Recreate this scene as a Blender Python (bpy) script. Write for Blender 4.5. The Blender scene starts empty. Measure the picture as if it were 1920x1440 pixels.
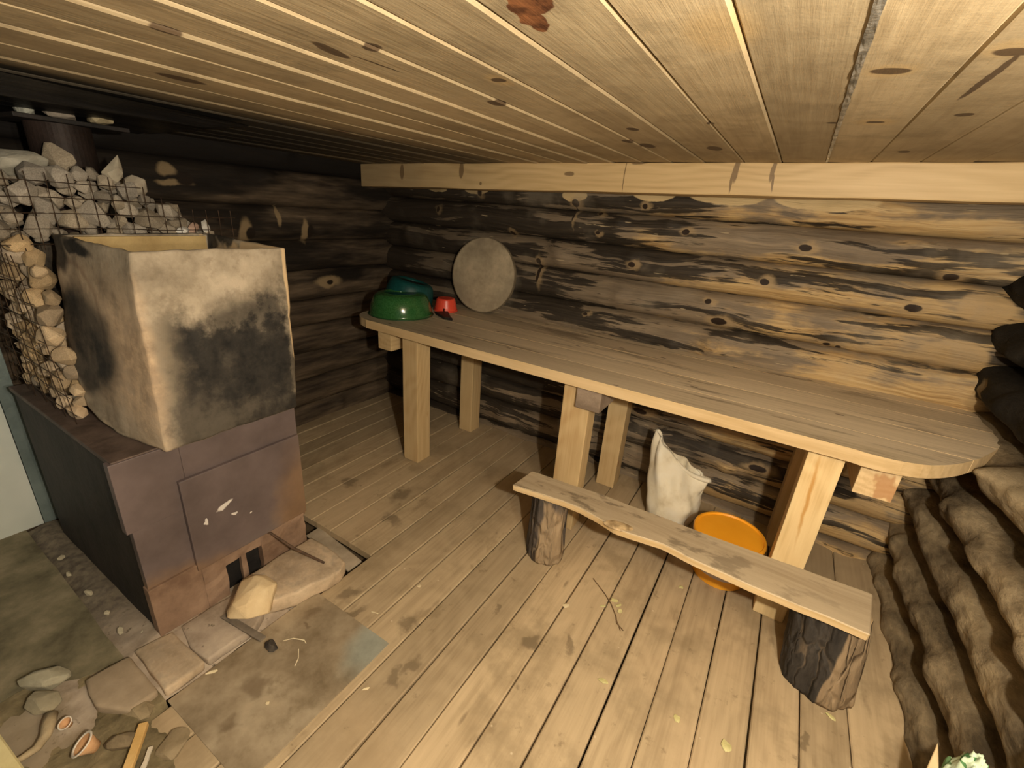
import bpy, bmesh, math, random
from mathutils import Vector, Matrix, noise
random.seed(7)
PI = math.pi
SC = bpy.context.scene
COL = SC.collection
K = 0.9            # metres per unit of the layout grid (camera eye level = 1.6 units = 1.44 m)

# ------------------------------------------------------------------ camera
cam = bpy.data.cameras.new('camera'); cam_ob = bpy.data.objects.new('camera', cam); COL.objects.link(cam_ob)
cam.sensor_width = 36; cam.sensor_fit = 'HORIZONTAL'
FPX = 846.4455
cam.lens = FPX / 1920 * 36
cam.clip_start = 0.01
vY = Vector((547, 286, -FPX)).normalized()
vZ = -Vector((-170, -2180, -FPX)).normalized()
vX = vY.cross(vZ)
M = Matrix((vX, vY, vZ)).to_4x4()
M.translation = Vector((0, 0, 1.6 * K))
cam_ob.matrix_world = M
SC.camera = cam_ob
# ------------------------------------------------------------------ light
SC.view_settings.view_transform = 'Standard'; SC.view_settings.look = 'None'
SC.view_settings.gamma = 1; SC.view_settings.exposure = 0.0
SC.view_settings.use_curve_mapping = False
w = bpy.data.worlds.new('world'); SC.world = w; w.use_nodes = True
w.node_tree.nodes['Background'].inputs[0].default_value = (0.93, 0.90, 0.80, 1)
w.node_tree.nodes['Background'].inputs[1].default_value = 0.13
def lamp(name, loc, power, col, r):
    l = bpy.data.lights.new(name, 'POINT'); l.energy = power; l.color = col; l.shadow_soft_size = r
    o = bpy.data.objects.new(name, l); o.location = Vector(loc) * K; COL.objects.link(o)
    return o
lamp('lamp_near_eye', (0.37, 0.09, 1.67), 92, (1.0, 0.875, 0.69), 0.022)
lamp('lamp_by_right_wall', (0.60, 0.24, 1.56), 34, (1.0, 0.86, 0.66), 0.03)

# ------------------------------------------------------------------ object helpers
def new_mesh(name, verts, faces, mat, origin=(0, 0, 0), smooth=False, tone=None):
    me = bpy.data.meshes.new(name)
    o = Vector(origin)
    me.from_pydata([tuple((Vector(v) - o) * K) for v in verts], [], faces)
    if mat: me.materials.append(mat)
    if smooth:
        for p in me.polygons: p.use_smooth = True
    if tone:
        a = me.attributes.new('tone', 'FLOAT', 'POINT')
        a.data.foreach_set('value', tone)
    me.update()
    bm = bmesh.new(); bm.from_mesh(me)
    bmesh.ops.recalc_face_normals(bm, faces=bm.faces); bm.to_mesh(me); bm.free()
    return me
def thing(name, label, cat, loc, group=None):
    o = bpy.data.objects.new(name, None); COL.objects.link(o)
    o.location = Vector(loc) * K; o['label'] = label; o['category'] = cat
    o.empty_display_size = 0.05
    if group: o['group'] = group
    return o
def worldloc(o):
    v = Vector(o.location)
    while o.parent: o = o.parent; v += Vector(o.location)
    return v
def mk(name, VF, mat, parent=None, origin=None, smooth=False, label=None, cat=None, group=None, kind=None, tone=None):
    """VF = (verts, faces) in layout units, world axes. Links ONE mesh object."""
    V, F = VF
    if origin is None:
        if parent: origin = worldloc(parent) / K
        else: origin = (0, 0, 0)
    me = new_mesh(name, V, F, mat, origin, smooth, tone)
    o = bpy.data.objects.new(name, me); COL.objects.link(o)
    if parent:
        o.parent = parent; o.location = Vector(origin) * K - worldloc(parent)
    else: o.location = Vector(origin) * K
    if label: o['label'] = label
    if cat: o['category'] = cat
    if group: o['group'] = group
    if kind: o['kind'] = kind
    return o
def join(*parts):
    V = []; F = []
    for v, f in parts:
        n = len(V); V += list(v); F += [tuple(i + n for i in q) for q in f]
    return V, F
def bevel_vf(VF, r, seg=2, ang=0.5):
    bm = bmesh.new()
    vs = [bm.verts.new(v) for v in VF[0]]
    for f in VF[1]: bm.faces.new([vs[i] for i in f])
    bmesh.ops.recalc_face_normals(bm, faces=bm.faces)
    ed = [e for e in bm.edges if len(e.link_faces) == 2 and e.calc_face_angle(0) > ang]
    bmesh.ops.bevel(bm, geom=ed, offset=r, segments=seg, affect='EDGES', profile=0.6)
    return bm_vf(bm)
def bm_vf(bm):
    bm.verts.index_update()
    V = [v.co.copy() for v in bm.verts]; F = [tuple(v.index for v in f.verts) for f in bm.faces]
    bm.free(); return V, F
def box(x0, x1, y0, y1, z0, z1, r=0.004):
    V = [(x, y, z) for x in (x0, x1) for y in (y0, y1) for z in (z0, z1)]
    F = [(0, 1, 3, 2), (4, 6, 7, 5), (0, 4, 5, 1), (2, 3, 7, 6), (0, 2, 6, 4), (1, 5, 7, 3)]
    return bevel_vf((V, F), r) if r else (V, F)
def fine(VF, cell, amp, sc, seed=0, amp2=0, sc2=30):
    """subdivide long edges and roughen with noise"""
    bm = bmesh.new()
    vs = [bm.verts.new(v) for v in VF[0]]
    for f in VF[1]: bm.faces.new([vs[i] for i in f])
    for _ in range(5):
        ed = [e for e in bm.edges if e.calc_length() > cell * 1.5]
        if not ed: break
        bmesh.ops.subdivide_edges(bm, edges=ed, cuts=1, use_grid_fill=True)
    bmesh.ops.triangulate(bm, faces=[f for f in bm.faces if len(f.verts) > 4])
    for v in bm.verts:
        v.co += noise.noise_vector(v.co * sc + Vector((seed, seed * 2, 0))) * amp
        if amp2: v.co += noise.noise_vector(v.co * sc2 + Vector((seed, 5, 0))) * amp2
    return bm_vf(bm)
def xform(VF, m):
    return [m @ Vector(v) for v in VF[0]], VF[1]
def prism(pts, z0, z1):
    """pts: list of (x,y); vertical extrusion"""
    n = len(pts)
    V = [(x, y, z0) for x, y in pts] + [(x, y, z1) for x, y in pts]
    F = [tuple(range(n))[::-1], tuple(range(n, 2 * n))] + [(i, (i + 1) % n, (i + 1) % n + n, i + n) for i in range(n)]
    return V, F
def lathe(prof, n=48, c=(0, 0, 0)):
    V = []; F = []; m = len(prof)
    for i in range(n):
        a = 2 * PI * i / n
        for r, z in prof: V.append((c[0] + r * math.cos(a), c[1] + r * math.sin(a), c[2] + z))
    for i in range(n):
        for j in range(m - 1):
            a = i * m + j; b = ((i + 1) % n) * m + j
            F.append((a, b, b + 1, a + 1))
    return V, F
def rod(p, q, r, n=8):
    p = Vector(p); q = Vector(q); d = (q - p).normalized()
    u = d.orthogonal().normalized(); v = d.cross(u)
    V = [tuple(c + (u * math.cos(2 * PI * i / n) + v * math.sin(2 * PI * i / n)) * r) for c in (p, q) for i in range(n)]
    F = [tuple(range(n))[::-1], tuple(range(n, 2 * n))] + [(i, (i + 1) % n, (i + 1) % n + n, i + n) for i in range(n)]
    return V, F
def tube(pts, rad, n=8):
    V = []; F = []
    pts = [Vector(p) for p in pts]
    for k, p in enumerate(pts):
        d = (pts[min(k + 1, len(pts) - 1)] - pts[max(k - 1, 0)]).normalized()
        u = d.cross(Vector((0.13, 0.2, 1))).normalized(); v = d.cross(u)
        r = rad[k] if isinstance(rad, (list, tuple)) else rad
        V += [tuple(p + (u * math.cos(2 * PI * i / n) + v * math.sin(2 * PI * i / n)) * r) for i in range(n)]
    for k in range(len(pts) - 1):
        F += [(k * n + i, k * n + (i + 1) % n, (k + 1) * n + (i + 1) % n, (k + 1) * n + i) for i in range(n)]
    F += [tuple(range(n))[::-1], tuple(range((len(pts) - 1) * n, len(pts) * n))]
    return V, F
def rock(sx, sy, sz, seed, npt=22, bev=0.12):
    rnd = random.Random(seed); bm = bmesh.new()
    for i in range(npt):
        v = Vector((rnd.gauss(0, 1), rnd.gauss(0, 1), rnd.gauss(0, 1))).normalized() * rnd.uniform(.82, 1.0)
        bm.verts.new((v.x * sx, v.y * sy, v.z * sz))
    bmesh.ops.convex_hull(bm, input=bm.verts)
    loose = [v for v in bm.verts if not v.link_faces]
    bmesh.ops.delete(bm, geom=loose, context='VERTS')
    bmesh.ops.bevel(bm, geom=list(bm.edges), offset=bev * min(sx, sy, sz), segments=1, affect='EDGES', profile=.5, clamp_overlap=True)
    return bm_vf(bm)

# ------------------------------------------------------------------ material helpers
class NT:
    def __init__(s, name, rough=0.7, metal=0.0, spec=0.35):
        s.m = bpy.data.materials.new(name); s.m.use_nodes = True
        s.t = s.m.node_tree; s.b = s.t.nodes['Principled BSDF']
        s.b.inputs['Roughness'].default_value = rough; s.b.inputs['Metallic'].default_value = metal
        s.b.inputs['Specular IOR Level'].default_value = spec
        tc = s.n('ShaderNodeTexCoord')
        s.P = s.vm('SCALE', tc.outputs['Object'], sc=1 / K)
    def n(s, typ, **kw):
        x = s.t.nodes.new(typ)
        for k, v in kw.items(): setattr(x, k, v)
        return x
    def put(s, sock, v):
        if isinstance(v, bpy.types.NodeSocket): s.t.links.new(v, sock)
        elif isinstance(v, (tuple, list)) and len(v) == 3 and sock.type == 'RGBA': sock.default_value = (*v, 1)
        else: sock.default_value = v
    def vm(s, op, a, b=None, sc=None):
        x = s.n('ShaderNodeVectorMath', operation=op); s.put(x.inputs[0], a)
        if b is not None: s.put(x.inputs[1], b)
        if sc is not None: s.put(x.inputs['Scale'], sc)
        return x.outputs['Value'] if op in ('LENGTH', 'DOT_PRODUCT') else x.outputs['Vector']
    def ma(s, op, a, b=0.0, clamp=False):
        x = s.n('ShaderNodeMath', operation=op, use_clamp=clamp); s.put(x.inputs[0], a); s.put(x.inputs[1], b)
        return x.outputs[0]
    def noise(s, vec, scale=1.0, detail=4, rough=.55, dist=0.0):
        x = s.n('ShaderNodeTexNoise'); s.put(x.inputs['Vector'], vec); x.inputs['Scale'].default_value = scale
        x.inputs['Detail'].default_value = detail; x.inputs['Roughness'].default_value = rough; x.inputs['Distortion'].default_value = dist
        return x.outputs['Fac']
    def ncol(s, vec, scale=1.0, detail=2):
        x = s.n('ShaderNodeTexNoise'); s.put(x.inputs['Vector'], vec); x.inputs['Scale'].default_value = scale
        x.inputs['Detail'].default_value = detail
        return x.outputs['Color']
    def voro(s, vec, scale=1.0, feature='F1', rnd=1.0, out='Distance'):
        x = s.n('ShaderNodeTexVoronoi', feature=feature); s.put(x.inputs['Vector'], vec); x.inputs['Scale'].default_value = scale
        x.inputs['Randomness'].default_value = rnd
        return x.outputs[out]
    def ramp(s, f, *st):
        x = s.n('ShaderNodeValToRGB'); s.put(x.inputs[0], f); e = x.color_ramp.elements
        e[0].position, e[1].position = st[0][0], st[-1][0]
        for p, c in st[1:-1]: e.new(p)
        for el, (p, c) in zip(e, st): el.color = (*c, 1) if isinstance(c, tuple) else (c, c, c, 1)
        return x.outputs[0]
    def mr(s, f, a, b, c=0.0, d=1.0, smooth=True):
        x = s.n('ShaderNodeMapRange', interpolation_type='SMOOTHSTEP' if smooth else 'LINEAR'); s.put(x.inputs[0], f)
        for i, v in enumerate((a, b, c, d)): x.inputs[i + 1].default_value = v
        return x.outputs[0]
    def mix(s, f, a, b, mode='MIX'):
        x = s.n('ShaderNodeMix', data_type='RGBA', blend_type=mode); s.put(x.inputs[0], f); s.put(x.inputs[6], a); s.put(x.inputs[7], b)
        return x.outputs[2]
    def st(s, vec, sc, loc=(0, 0, 0)):
        x = s.n('ShaderNodeMapping'); s.put(x.inputs[0], vec); x.inputs['Scale'].default_value = sc; x.inputs['Location'].default_value = loc
        return x.outputs[0]
    def attr(s, name='tone'):
        return s.n('ShaderNodeAttribute', attribute_name=name).outputs['Fac']
    def sep(s, v):
        x = s.n('ShaderNodeSeparateXYZ'); s.put(x.inputs[0], v); return x.outputs
    def spots(s, vec, L, plane='xy', lo=.75, hi=1.1, wob=0.0, wsc=12):
        """union of ellipses: (u, v, ru, rv[, rot_degrees])"""
        if wob:
            d = s.vm('SUBTRACT', s.ncol(vec, wsc, 3), (0.5, 0.5, 0.5)); vec = s.vm('ADD', vec, s.vm('SCALE', d, sc=wob))
        out = None
        for e in L:
            u, v, ru, rv = e[:4]; rot = math.radians(e[4]) if len(e) > 4 else 0
            x = s.n('ShaderNodeMapping', vector_type='TEXTURE'); s.put(x.inputs[0], vec)
            if plane == 'xy': loc, sc, ro = (u, v, 0), (ru, rv, 1e4), (0, 0, rot)
            elif plane == 'xz': loc, sc, ro = (u, 0, v), (ru, 1e4, rv), (0, -rot, 0)
            else: loc, sc, ro = (0, u, v), (1e4, ru, rv), (rot, 0, 0)
            x.inputs['Location'].default_value = loc; x.inputs['Scale'].default_value = sc; x.inputs['Rotation'].default_value = ro
            m = s.mr(s.vm('LENGTH', x.outputs[0]), lo, hi, 1.0, 0.0)
            out = m if out is None else s.ma('MAXIMUM', out, m)
        return out
    def bump(s, h, strength=.3, dist=.005):
        x = s.n('ShaderNodeBump'); s.put(x.inputs['Height'], h); x.inputs['Strength'].default_value = strength; x.inputs['Distance'].default_value = dist
        if s.b.inputs['Normal'].is_linked: s.t.links.new(s.b.inputs['Normal'].links[0].from_socket, x.inputs['Normal'])
        s.t.links.new(x.outputs[0], s.b.inputs['Normal'])
    def col(s, c): s.put(s.b.inputs['Base Color'], c)
    def rough(s, c): s.put(s.b.inputs['Roughness'], c)

def aniso(ax, along, across):
    return tuple(along if i == ax else across for i in range(3))

def wood_nodes(N, ax, light, mid, dark, P=None, tone=True, cath=1.0, ring=.10):
    """plain sawn-wood colour along axis ax"""
    P = P or N.P
    if tone:
        t = N.attr()
        cmb = N.n('ShaderNodeCombineXYZ')
        for i in range(3): N.put(cmb.inputs[i], N.ma('MULTIPLY', t, (13.7, 29.1, 7.3)[i]))
        P = N.vm('ADD', P, cmb.outputs[0])
    wv = N.vm('ADD', N.st(P, aniso(ax, 1.0, 7.0)), N.vm('SCALE', N.ncol(N.st(P, aniso(ax, 1.3, 3.0)), 1, 2), sc=2.2 * cath))
    g1 = N.n('ShaderNodeTexWave', wave_type='RINGS'); N.put(g1.inputs['Vector'], wv); g1.inputs['Scale'].default_value = 1.6
    g1.inputs['Distortion'].default_value = 2.0; g1.inputs['Detail'].default_value = 2; g1.inputs['Detail Scale'].default_value = 1.2
    g2 = N.noise(N.st(P, aniso(ax, 2.5, 70)), 1, 5, .65)
    g3 = N.noise(N.st(P, aniso(ax, .8, 6)), 1, 3, .6)
    g = N.ma('ADD', N.ma('MULTIPLY', g1.outputs['Fac'], ring), N.ma('ADD', N.ma('MULTIPLY', g2, .40), N.ma('MULTIPLY', g3, .60 - ring)))
    c = N.ramp(g, (.34, dark), (.50, mid), (.68, light))
    if tone:
        b = N.mr(t, 0, 1, .80, 1.12, smooth=False)
        cc = N.n('ShaderNodeHueSaturation'); N.put(cc.inputs['Color'], c); N.put(cc.inputs['Value'], b); c = cc.outputs[0]
    return c, g2, P

# ------------------------------------------------------------------ materials
def m_floor():
    N = NT('floor_boards', .75)
    c, g2, P = wood_nodes(N, 1, (.56, .44, .28), (.47, .365, .23), (.35, .265, .16), ring=.06)
    dirt = N.noise(N.P, 3.0, 6, .62)
    c = N.mix(N.mr(dirt, .47, .68, 0, .62), c, (.25, .19, .11))
    c = N.mix(N.mr(N.noise(N.P, 1.3, 3, .5), .5, .7, 0, .35), c, (.62, .46, .29))
    c = N.mix(N.mr(N.noise(N.P, 14, 5, .7), .60, .72, 0, .55), c, (.17, .125, .07))
    grime = N.noise(N.st(N.P, (9, 4, 1)), 1, 4, .6)
    c = N.mix(N.mr(grime, .60, .72, 0, .5), c, (.20, .145, .08))
    k = N.voro(N.st(P, (9, 2.2, 1)), 1.0)
    kn = N.mr(k, .02, .09, 1, 0)
    c = N.mix(N.ma('MULTIPLY', kn, .55), c, (.15, .10, .055))
    fl = N.mr(N.voro(N.P, 9, rnd=1.0), .02, .05, 1, 0)
    c = N.mix(N.ma('MULTIPLY', fl, .5), c, (.75, .66, .48))
    sp = N.spots(N.P, [(-1.28, .97, .07, .035, 60), (-1.2, .90, .10, .018, 60), (-.975, 1.0, .035, .05, 20), (-.83, .86, .03, .05), (-.86, .80, .025, .04),
                       (-1.62, 1.6, .05, .07), (-1.95, 1.52, .06, .05), (-1.5, 1.42, .07, .04), (.43, 1.42, .016, .03), (-.73, 1.27, .02, .03), (-.52, 1.21, .03, .04), (-.39, 1.3, .02, .06, 30)], wob=.11, wsc=16, lo=.5, hi=1.15)
    c = N.mix(N.ma('MULTIPLY', sp, .62), c, (.13, .095, .055))
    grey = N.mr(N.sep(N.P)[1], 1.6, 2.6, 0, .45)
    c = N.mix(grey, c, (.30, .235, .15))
    N.col(c); N.bump(g2, .25, .003); N.bump(dirt, .2, .01)
    return N.m
def m_ceiling():
    N = NT('ceiling_boards', .7)
    c, g2, P = wood_nodes(N, 1, (.56, .45, .275), (.48, .375, .225), (.37, .28, .16), ring=.07)
    dd = N.noise(N.P, 5.0, 6, .7)
    c = N.mix(N.mr(dd, .46, .72, 0, .6), c, (.25, .19, .11))
    X, Y, Z = N.sep(N.P)
    wob = N.noise(N.st(N.P, (4, .9, 4)), 1, 4, .6)
    soot = N.mr(N.ma('ADD', N.ma('ADD', X, N.ma('MULTIPLY', Y, .18)), N.ma('MULTIPLY', wob, .7)), -1.75, -.55, 1, 0)
    c = N.mix(N.ma('MULTIPLY', soot, .80), c, (.10, .075, .045))
    soot2 = N.mr(N.ma('ADD', N.ma('ADD', X, N.ma('MULTIPLY', Y, -.1)), N.ma('MULTIPLY', wob, .5)), -1.75, -1.45, 1, 0)
    c = N.mix(N.ma('MULTIPLY', soot2, .9), c, (.014, .012, .010))
    dist = N.mr(Y, 1.4, 2.45, 0, .45)  # light falloff toward the beam, painted as a darker tone
    c = N.mix(N.ma('MULTIPLY', dist, N.mr(wob, .3, .6, .4, 1)), c, (.21, .15, .08))
    hz = N.mr(N.spots(N.P, [(.21, 1.6, .12, .45, 0), (-.7, .72, .10, .12), (-.75, 1.0, .12, .3)], wob=.1, lo=.3, hi=1.2), 0, 1, 0, .3)
    c = N.mix(hz, c, (.26, .20, .11))
    halo = N.spots(N.P, [(-.18, .86, .06, .10), (.06, 1.155, .045, .045), (.088, 1.618, .05, .05), (-.66, .98, .03, .05), (.20, 1.08, .04, .05)], wob=.02, lo=.5, hi=1.2)
    c = N.mix(N.ma('MULTIPLY', halo, .5), c, (.58, .40, .18))
    kn = N.spots(N.P, [(-.87, .705, .018, .055, 12), (-.845, .80, .004, .07, -6), (-.661, .982, .02, .018), (-.788, 1.168, .026, .034), (.061, 1.155, .034, .020, 15), (.088, 1.618, .022, .014),
                       (-.005, 1.597, .018, .012), (-.367, 2.037, .03, .06), (.208, 1.10, .03, .020, 20), (.212, 1.25, .007, .17, 2), (.224, 2.167, .02, .03), (-1.712, 1.40, .03, .05), (-1.75, 1.5, .02, .04),
                       (-1.064, .504, .012, .03), (-.305, 1.551, .013, .02), (-.64, 1.83, .02, .04), (-.775, .72, .02, .02), (-.55, 1.6, .02, .03), (-.60, 1.95, .03, .06), (.25, 1.56, .02, .02), (-1.44, .70, .03, .06, 0)], wob=.012, wsc=20, lo=.8, hi=1.05)
    c = N.mix(N.ma('MULTIPLY', kn, .9), c, (.085, .05, .026))
    rust = N.spots(N.P, [(-.425, .70, .022, .075, 8), (-.40, .66, .03, .05)], wob=.035, wsc=25, lo=.9, hi=1.0)
    c = N.mix(rust, c, N.ramp(N.noise(N.P, 30, 3), (.35, (.10, .035, .012)), (.6, (.28, .11, .04))))
    N.col(c); N.bump(g2, .3, .004); N.bump(dd, .25, .01)
    return N.m
def m_pine(name='fresh_pine', ax=2, sat=1.0, knots=True, dirty=0.0):
    N = NT(name, .6)
    c, g2, P = wood_nodes(N, ax, (.80, .61, .33), (.72, .53, .28), (.60, .40, .19), cath=.7)
    if knots:
        k = N.voro(N.st(P, aniso(ax, 3.0, 6)), 1.0)
        c = N.mix(N.mr(k, .06, .13, .85, 0), c, (.40, .17, .04))
    if dirty:
        d = N.noise(N.P, 6, 5, .6)
        c = N.mix(N.mr(d, .45, .75, 0, dirty), c, (.33, .25, .15))
    N.col(c); N.bump(g2, .15, .002)
    return N.m
def m_tabletop():
    N = NT('worn_table_boards', .55)
    c, g2, P = wood_nodes(N, 0, (.74, .62, .45), (.64, .53, .375), (.48, .39, .26), ring=.05)
    Z = N.sep(N.n('ShaderNodeNewGeometry').outputs['Normal'])[2]
    d = N.noise(N.st(P, (1.4, 11, 1)), 1, 5, .62)
    c = N.mix(N.mr(d, .53, .66, 0, .75), c, (.20, .15, .10))
    X = N.sep(N.P)[0]
    c = N.mix(N.mr(X, -1.6, .4, .38, 0), c, (.22, .175, .12))
    k = N.mr(N.voro(N.st(P, (4, 10, 1)), 1), .05, .09, .8, 0)
    c = N.mix(k, c, (.10, .06, .035))
    fresh, _, _ = wood_nodes(N, 0, (.82, .62, .36), (.72, .53, .29), (.60, .42, .21), cath=.5)
    c = N.mix(N.mr(Z, .3, .7, 0, 1), fresh, c)
    N.col(c); N.bump(g2, .2, .003)
    return N.m
def m_bench():
    N = NT('worn_bench_board', .65)
    c, g2, P = wood_nodes(N, 0, (.52, .43, .30), (.45, .365, .25), (.35, .275, .18), tone=False, ring=.04)
    d = N.noise(N.st(N.P, (6, 14, 6)), 1, 4, .6)
    side = N.mr(N.sep(N.P)[0], -.2, .9, 1, .2)
    c = N.mix(N.ma('MULTIPLY', N.mr(d, .55, .65, 0, .75), side), c, (.15, .115, .075))
    Z = N.sep(N.n('ShaderNodeNewGeometry').outputs['Normal'])[2]
    fresh = N.ramp(N.noise(N.st(N.P, (2, 20, 40)), 1, 4), (.3, (.60, .42, .20)), (.7, (.84, .66, .40)))
    c = N.mix(N.mr(Z, .35, .75, 0, 1), fresh, c)
    N.col(c); N.bump(g2, .2, .003)
    return N.m
def m_beam():
    N = NT('planed_beam', .5)
    c, g2, P = wood_nodes(N, 0, (.72, .53, .28), (.63, .45, .225), (.50, .34, .16), tone=False, cath=.6)
    X, Y, Z = N.sep(N.P)
    c = N.mix(N.mr(N.ma('ADD', X, N.noise(N.P, 4, 3)), -2.3, -.9, .55, 0), c, (.26, .195, .12))
    sp = N.spots(N.P, [(-1.16, 1.80, .03, .012), (-.33, 1.84, .012, .06), (-.34, 1.80, .006, .06), (-.18, 1.84, .010, .05), (-.17, 1.80, .005, .05, 8), (-.78, 1.86, .05, .010), (-.85, 1.80, .003, .08),
                           (-1.9, 1.80, .02, .05), (-2.4, 1.78, .02, .05), (-1.75, 1.73, .01, .01)], plane='xz', wob=.02)
    c = N.mix(N.ma('MULTIPLY', sp, .8), c, (.16, .10, .05))
    N.col(c); N.bump(g2, .15, .002)
    return N.m
def m_back_logs():
    """logs scorched black and brown with pale streaks along the grain (axis 0)"""
    N = NT('scorched_logs_back', .6)
    X, Y, Z = N.sep(N.P)
    t = N.attr('tone'); prof = N.attr('prof')      # prof: -1 bottom of a log .. 1 top
    off = N.n('ShaderNodeCombineXYZ'); N.put(off.inputs[0], N.ma('MULTIPLY', t, 21.0)); N.put(off.inputs[2], N.ma('MULTIPLY', t, 5.0))
    P = N.vm('ADD', N.P, off.outputs[0])
    warp = N.vm('ADD', P, N.vm('SCALE', N.vm('SUBTRACT', N.ncol(N.st(P, (1.5, 1, 4)), 1, 3), (.5, .5, .5)), sc=.12))
    s1 = N.noise(N.st(warp, (1.0, 5, 17)), 1, 6, .66)
    s2 = N.noise(N.st(warp, (2.4, 9, 75)), 1, 4, .6)
    s3 = N.noise(N.st(P, (2.0, 3, 5)), 1, 5, .6)
    warm = N.ramp(s2, (.30, (.36, .22, .09)), (.50, (.56, .38, .17)), (.72, (.68, .50, .26)))
    grey = N.ramp(s1, (.28, (.13, .10, .07)), (.50, (.26, .20, .135)), (.70, (.40, .31, .20)))
    char = N.ramp(s2, (.3, (.012, .010, .008)), (.7, (.048, .037, .027)))
    wr = N.ma('ADD', N.ma('ADD', N.mr(X, -1.6, .5, 0, .30), N.ma('MULTIPLY', prof, -.13)), N.ma('ADD', N.ma('MULTIPLY', s3, .9), N.ma('MULTIPLY', s1, .5)))
    c = N.mix(N.mr(wr, .88, 1.02, 0, .9), grey, warm)
    ch = N.ma('ADD', N.ma('MULTIPLY', s1, 1.0), N.ma('ADD', N.ma('MULTIPLY', N.noise(N.st(P, (1.2, 2, 9)), 1, 4, .6), .8), N.mr(X, -2.2, .6, .12, -.03)))
    c = N.mix(N.mr(ch, .91, .965, 0, .95), c, char)
    patch = N.spots(N.P, [(.735, 1.35, .10, .065), (.70, 1.13, .13, .075), (.62, .28, .10, .06)], plane='xz', wob=.03, lo=.85, hi=1.05)
    c = N.mix(N.ma('MULTIPLY', patch, .85), c, (.50, .345, .17))
    scal = N.spots(N.P, [(-1.95, 1.70, .10, .025), (-1.22, 1.70, .09, .035), (-.75, 1.74, .13, .05), (-.38, 1.745, .20, .050), (.05, 1.745, .22, .05), (-2.3, 1.695, .10, .02)], plane='xz', wob=.03, lo=.9, hi=1.0)
    c = N.mix(scal, c, (.62, .46, .24))
    K1 = [(-1.923, 1.685, .018, .022), (-1.217, 1.66, .024, .024), (-.791, 1.665, .016, .014), (-1.059, 1.61, .016, .010), (-1.043, 1.502, .014, .010), (-.544, 1.551, .02, .016), (.026, 1.527, .03, .018),
          (-.812, 1.345, .022, .018), (-1.437, 1.293, .02, .022), (-.108, 1.344, .024, .018), (-.354, 1.203, .018, .014), (.595, 1.461, .03, .018), (.507, 1.312, .035, .02), (-1.663, 1.448, .018, .014), (-2.281, 1.558, .014, .022),
          (-1.057, 1.01, .014, .010), (-.28, 1.10, .045, .022), (.237, 1.08, .018, .010), (.29, 1.075, .014, .010), (-.595, .48, .05, .02), (.11, .33, .05, .02), (-1.43, 1.22, .012, .07), (-1.217, 1.60, .006, .05), (-.5, .62, .04, .02)]
    halo = N.spots(N.P, [(a + .01, b, c_ * 2.4, d * 2.0) for a, b, c_, d in K1], plane='xz', wob=.07, wsc=16, lo=.45, hi=1.1)
    c = N.mix(N.ma('MULTIPLY', halo, N.mr(X, -1.5, 0, .55, .75)), c, (.42, .30, .16))
    kn = N.spots(N.P, K1, plane='xz', wob=.012, wsc=25, lo=.8, hi=1.05)
    c = N.mix(kn, c, (.03, .018, .012))
    c = N.mix(N.mr(N.ma('ADD', N.noise(N.st(N.P, (3, 1, 3)), 1, 4), 0), .52, .70, 0, .35), c, (.33, .28, .21))
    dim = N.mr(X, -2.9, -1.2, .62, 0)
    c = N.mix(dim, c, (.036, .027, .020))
    fl = N.noise(N.st(P, (7, 4, 60)), 1, 3, .5)
    c = N.mix(N.mr(fl, .70, .73, 0, .7), c, (.50, .40, .25))
    N.col(c); N.bump(s2, .5, .008); N.bump(s1, .5, .02)
    N.b.inputs['Specular IOR Level'].default_value = .25
    return N.m
def m_left_logs():
    N = NT('scorched_logs_left', .75)
    t = N.attr('tone')
    off = N.n('ShaderNodeCombineXYZ'); N.put(off.inputs[1], N.ma('MULTIPLY', t, 21.0))
    P = N.vm('ADD', N.P, off.outputs[0])
    s1 = N.noise(N.st(P, (5, 1.6, 14)), 1, 5, .62)
    s2 = N.noise(N.st(P, (5, 1.0, 5)), 1, 4, .6)
    c = N.ramp(s1, (.34, (.030, .022, .016)), (.52, (.095, .070, .047)), (.70, (.19, .14, .092)))
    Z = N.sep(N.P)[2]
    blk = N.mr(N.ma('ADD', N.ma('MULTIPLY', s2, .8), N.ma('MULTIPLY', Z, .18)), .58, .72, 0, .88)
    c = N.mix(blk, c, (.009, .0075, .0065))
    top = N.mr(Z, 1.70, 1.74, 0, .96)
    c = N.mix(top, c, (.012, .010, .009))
    K1 = [(2.133, 1.017, .03, .018), (1.30, 1.62, .045, .04), (1.615, 1.35, .03, .04), (2.016, 1.36, .025, .05), (1.445, 1.43, .02, .03)]
    halo = N.spots(N.P, [(2.12, 1.02, .12, .045), (1.25, 1.60, .09, .02), (1.22, 1.66, .05, .03), (1.585, 1.36, .045, .08), (1.98, 1.36, .03, .09), (1.80, 1.45, .02, .07)], plane='yz', wob=.05, lo=.6, hi=1.1)
    c = N.mix(N.ma('MULTIPLY', halo, .8), c, (.34, .25, .14))
    c = N.mix(N.spots(N.P, K1, plane='yz', wob=.02, lo=.7, hi=1.1), c, (.02, .014, .010))
    N.col(c); N.bump(s1, .6, .015)
    N.b.inputs['Specular IOR Level'].default_value = .2
    return N.m
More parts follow.
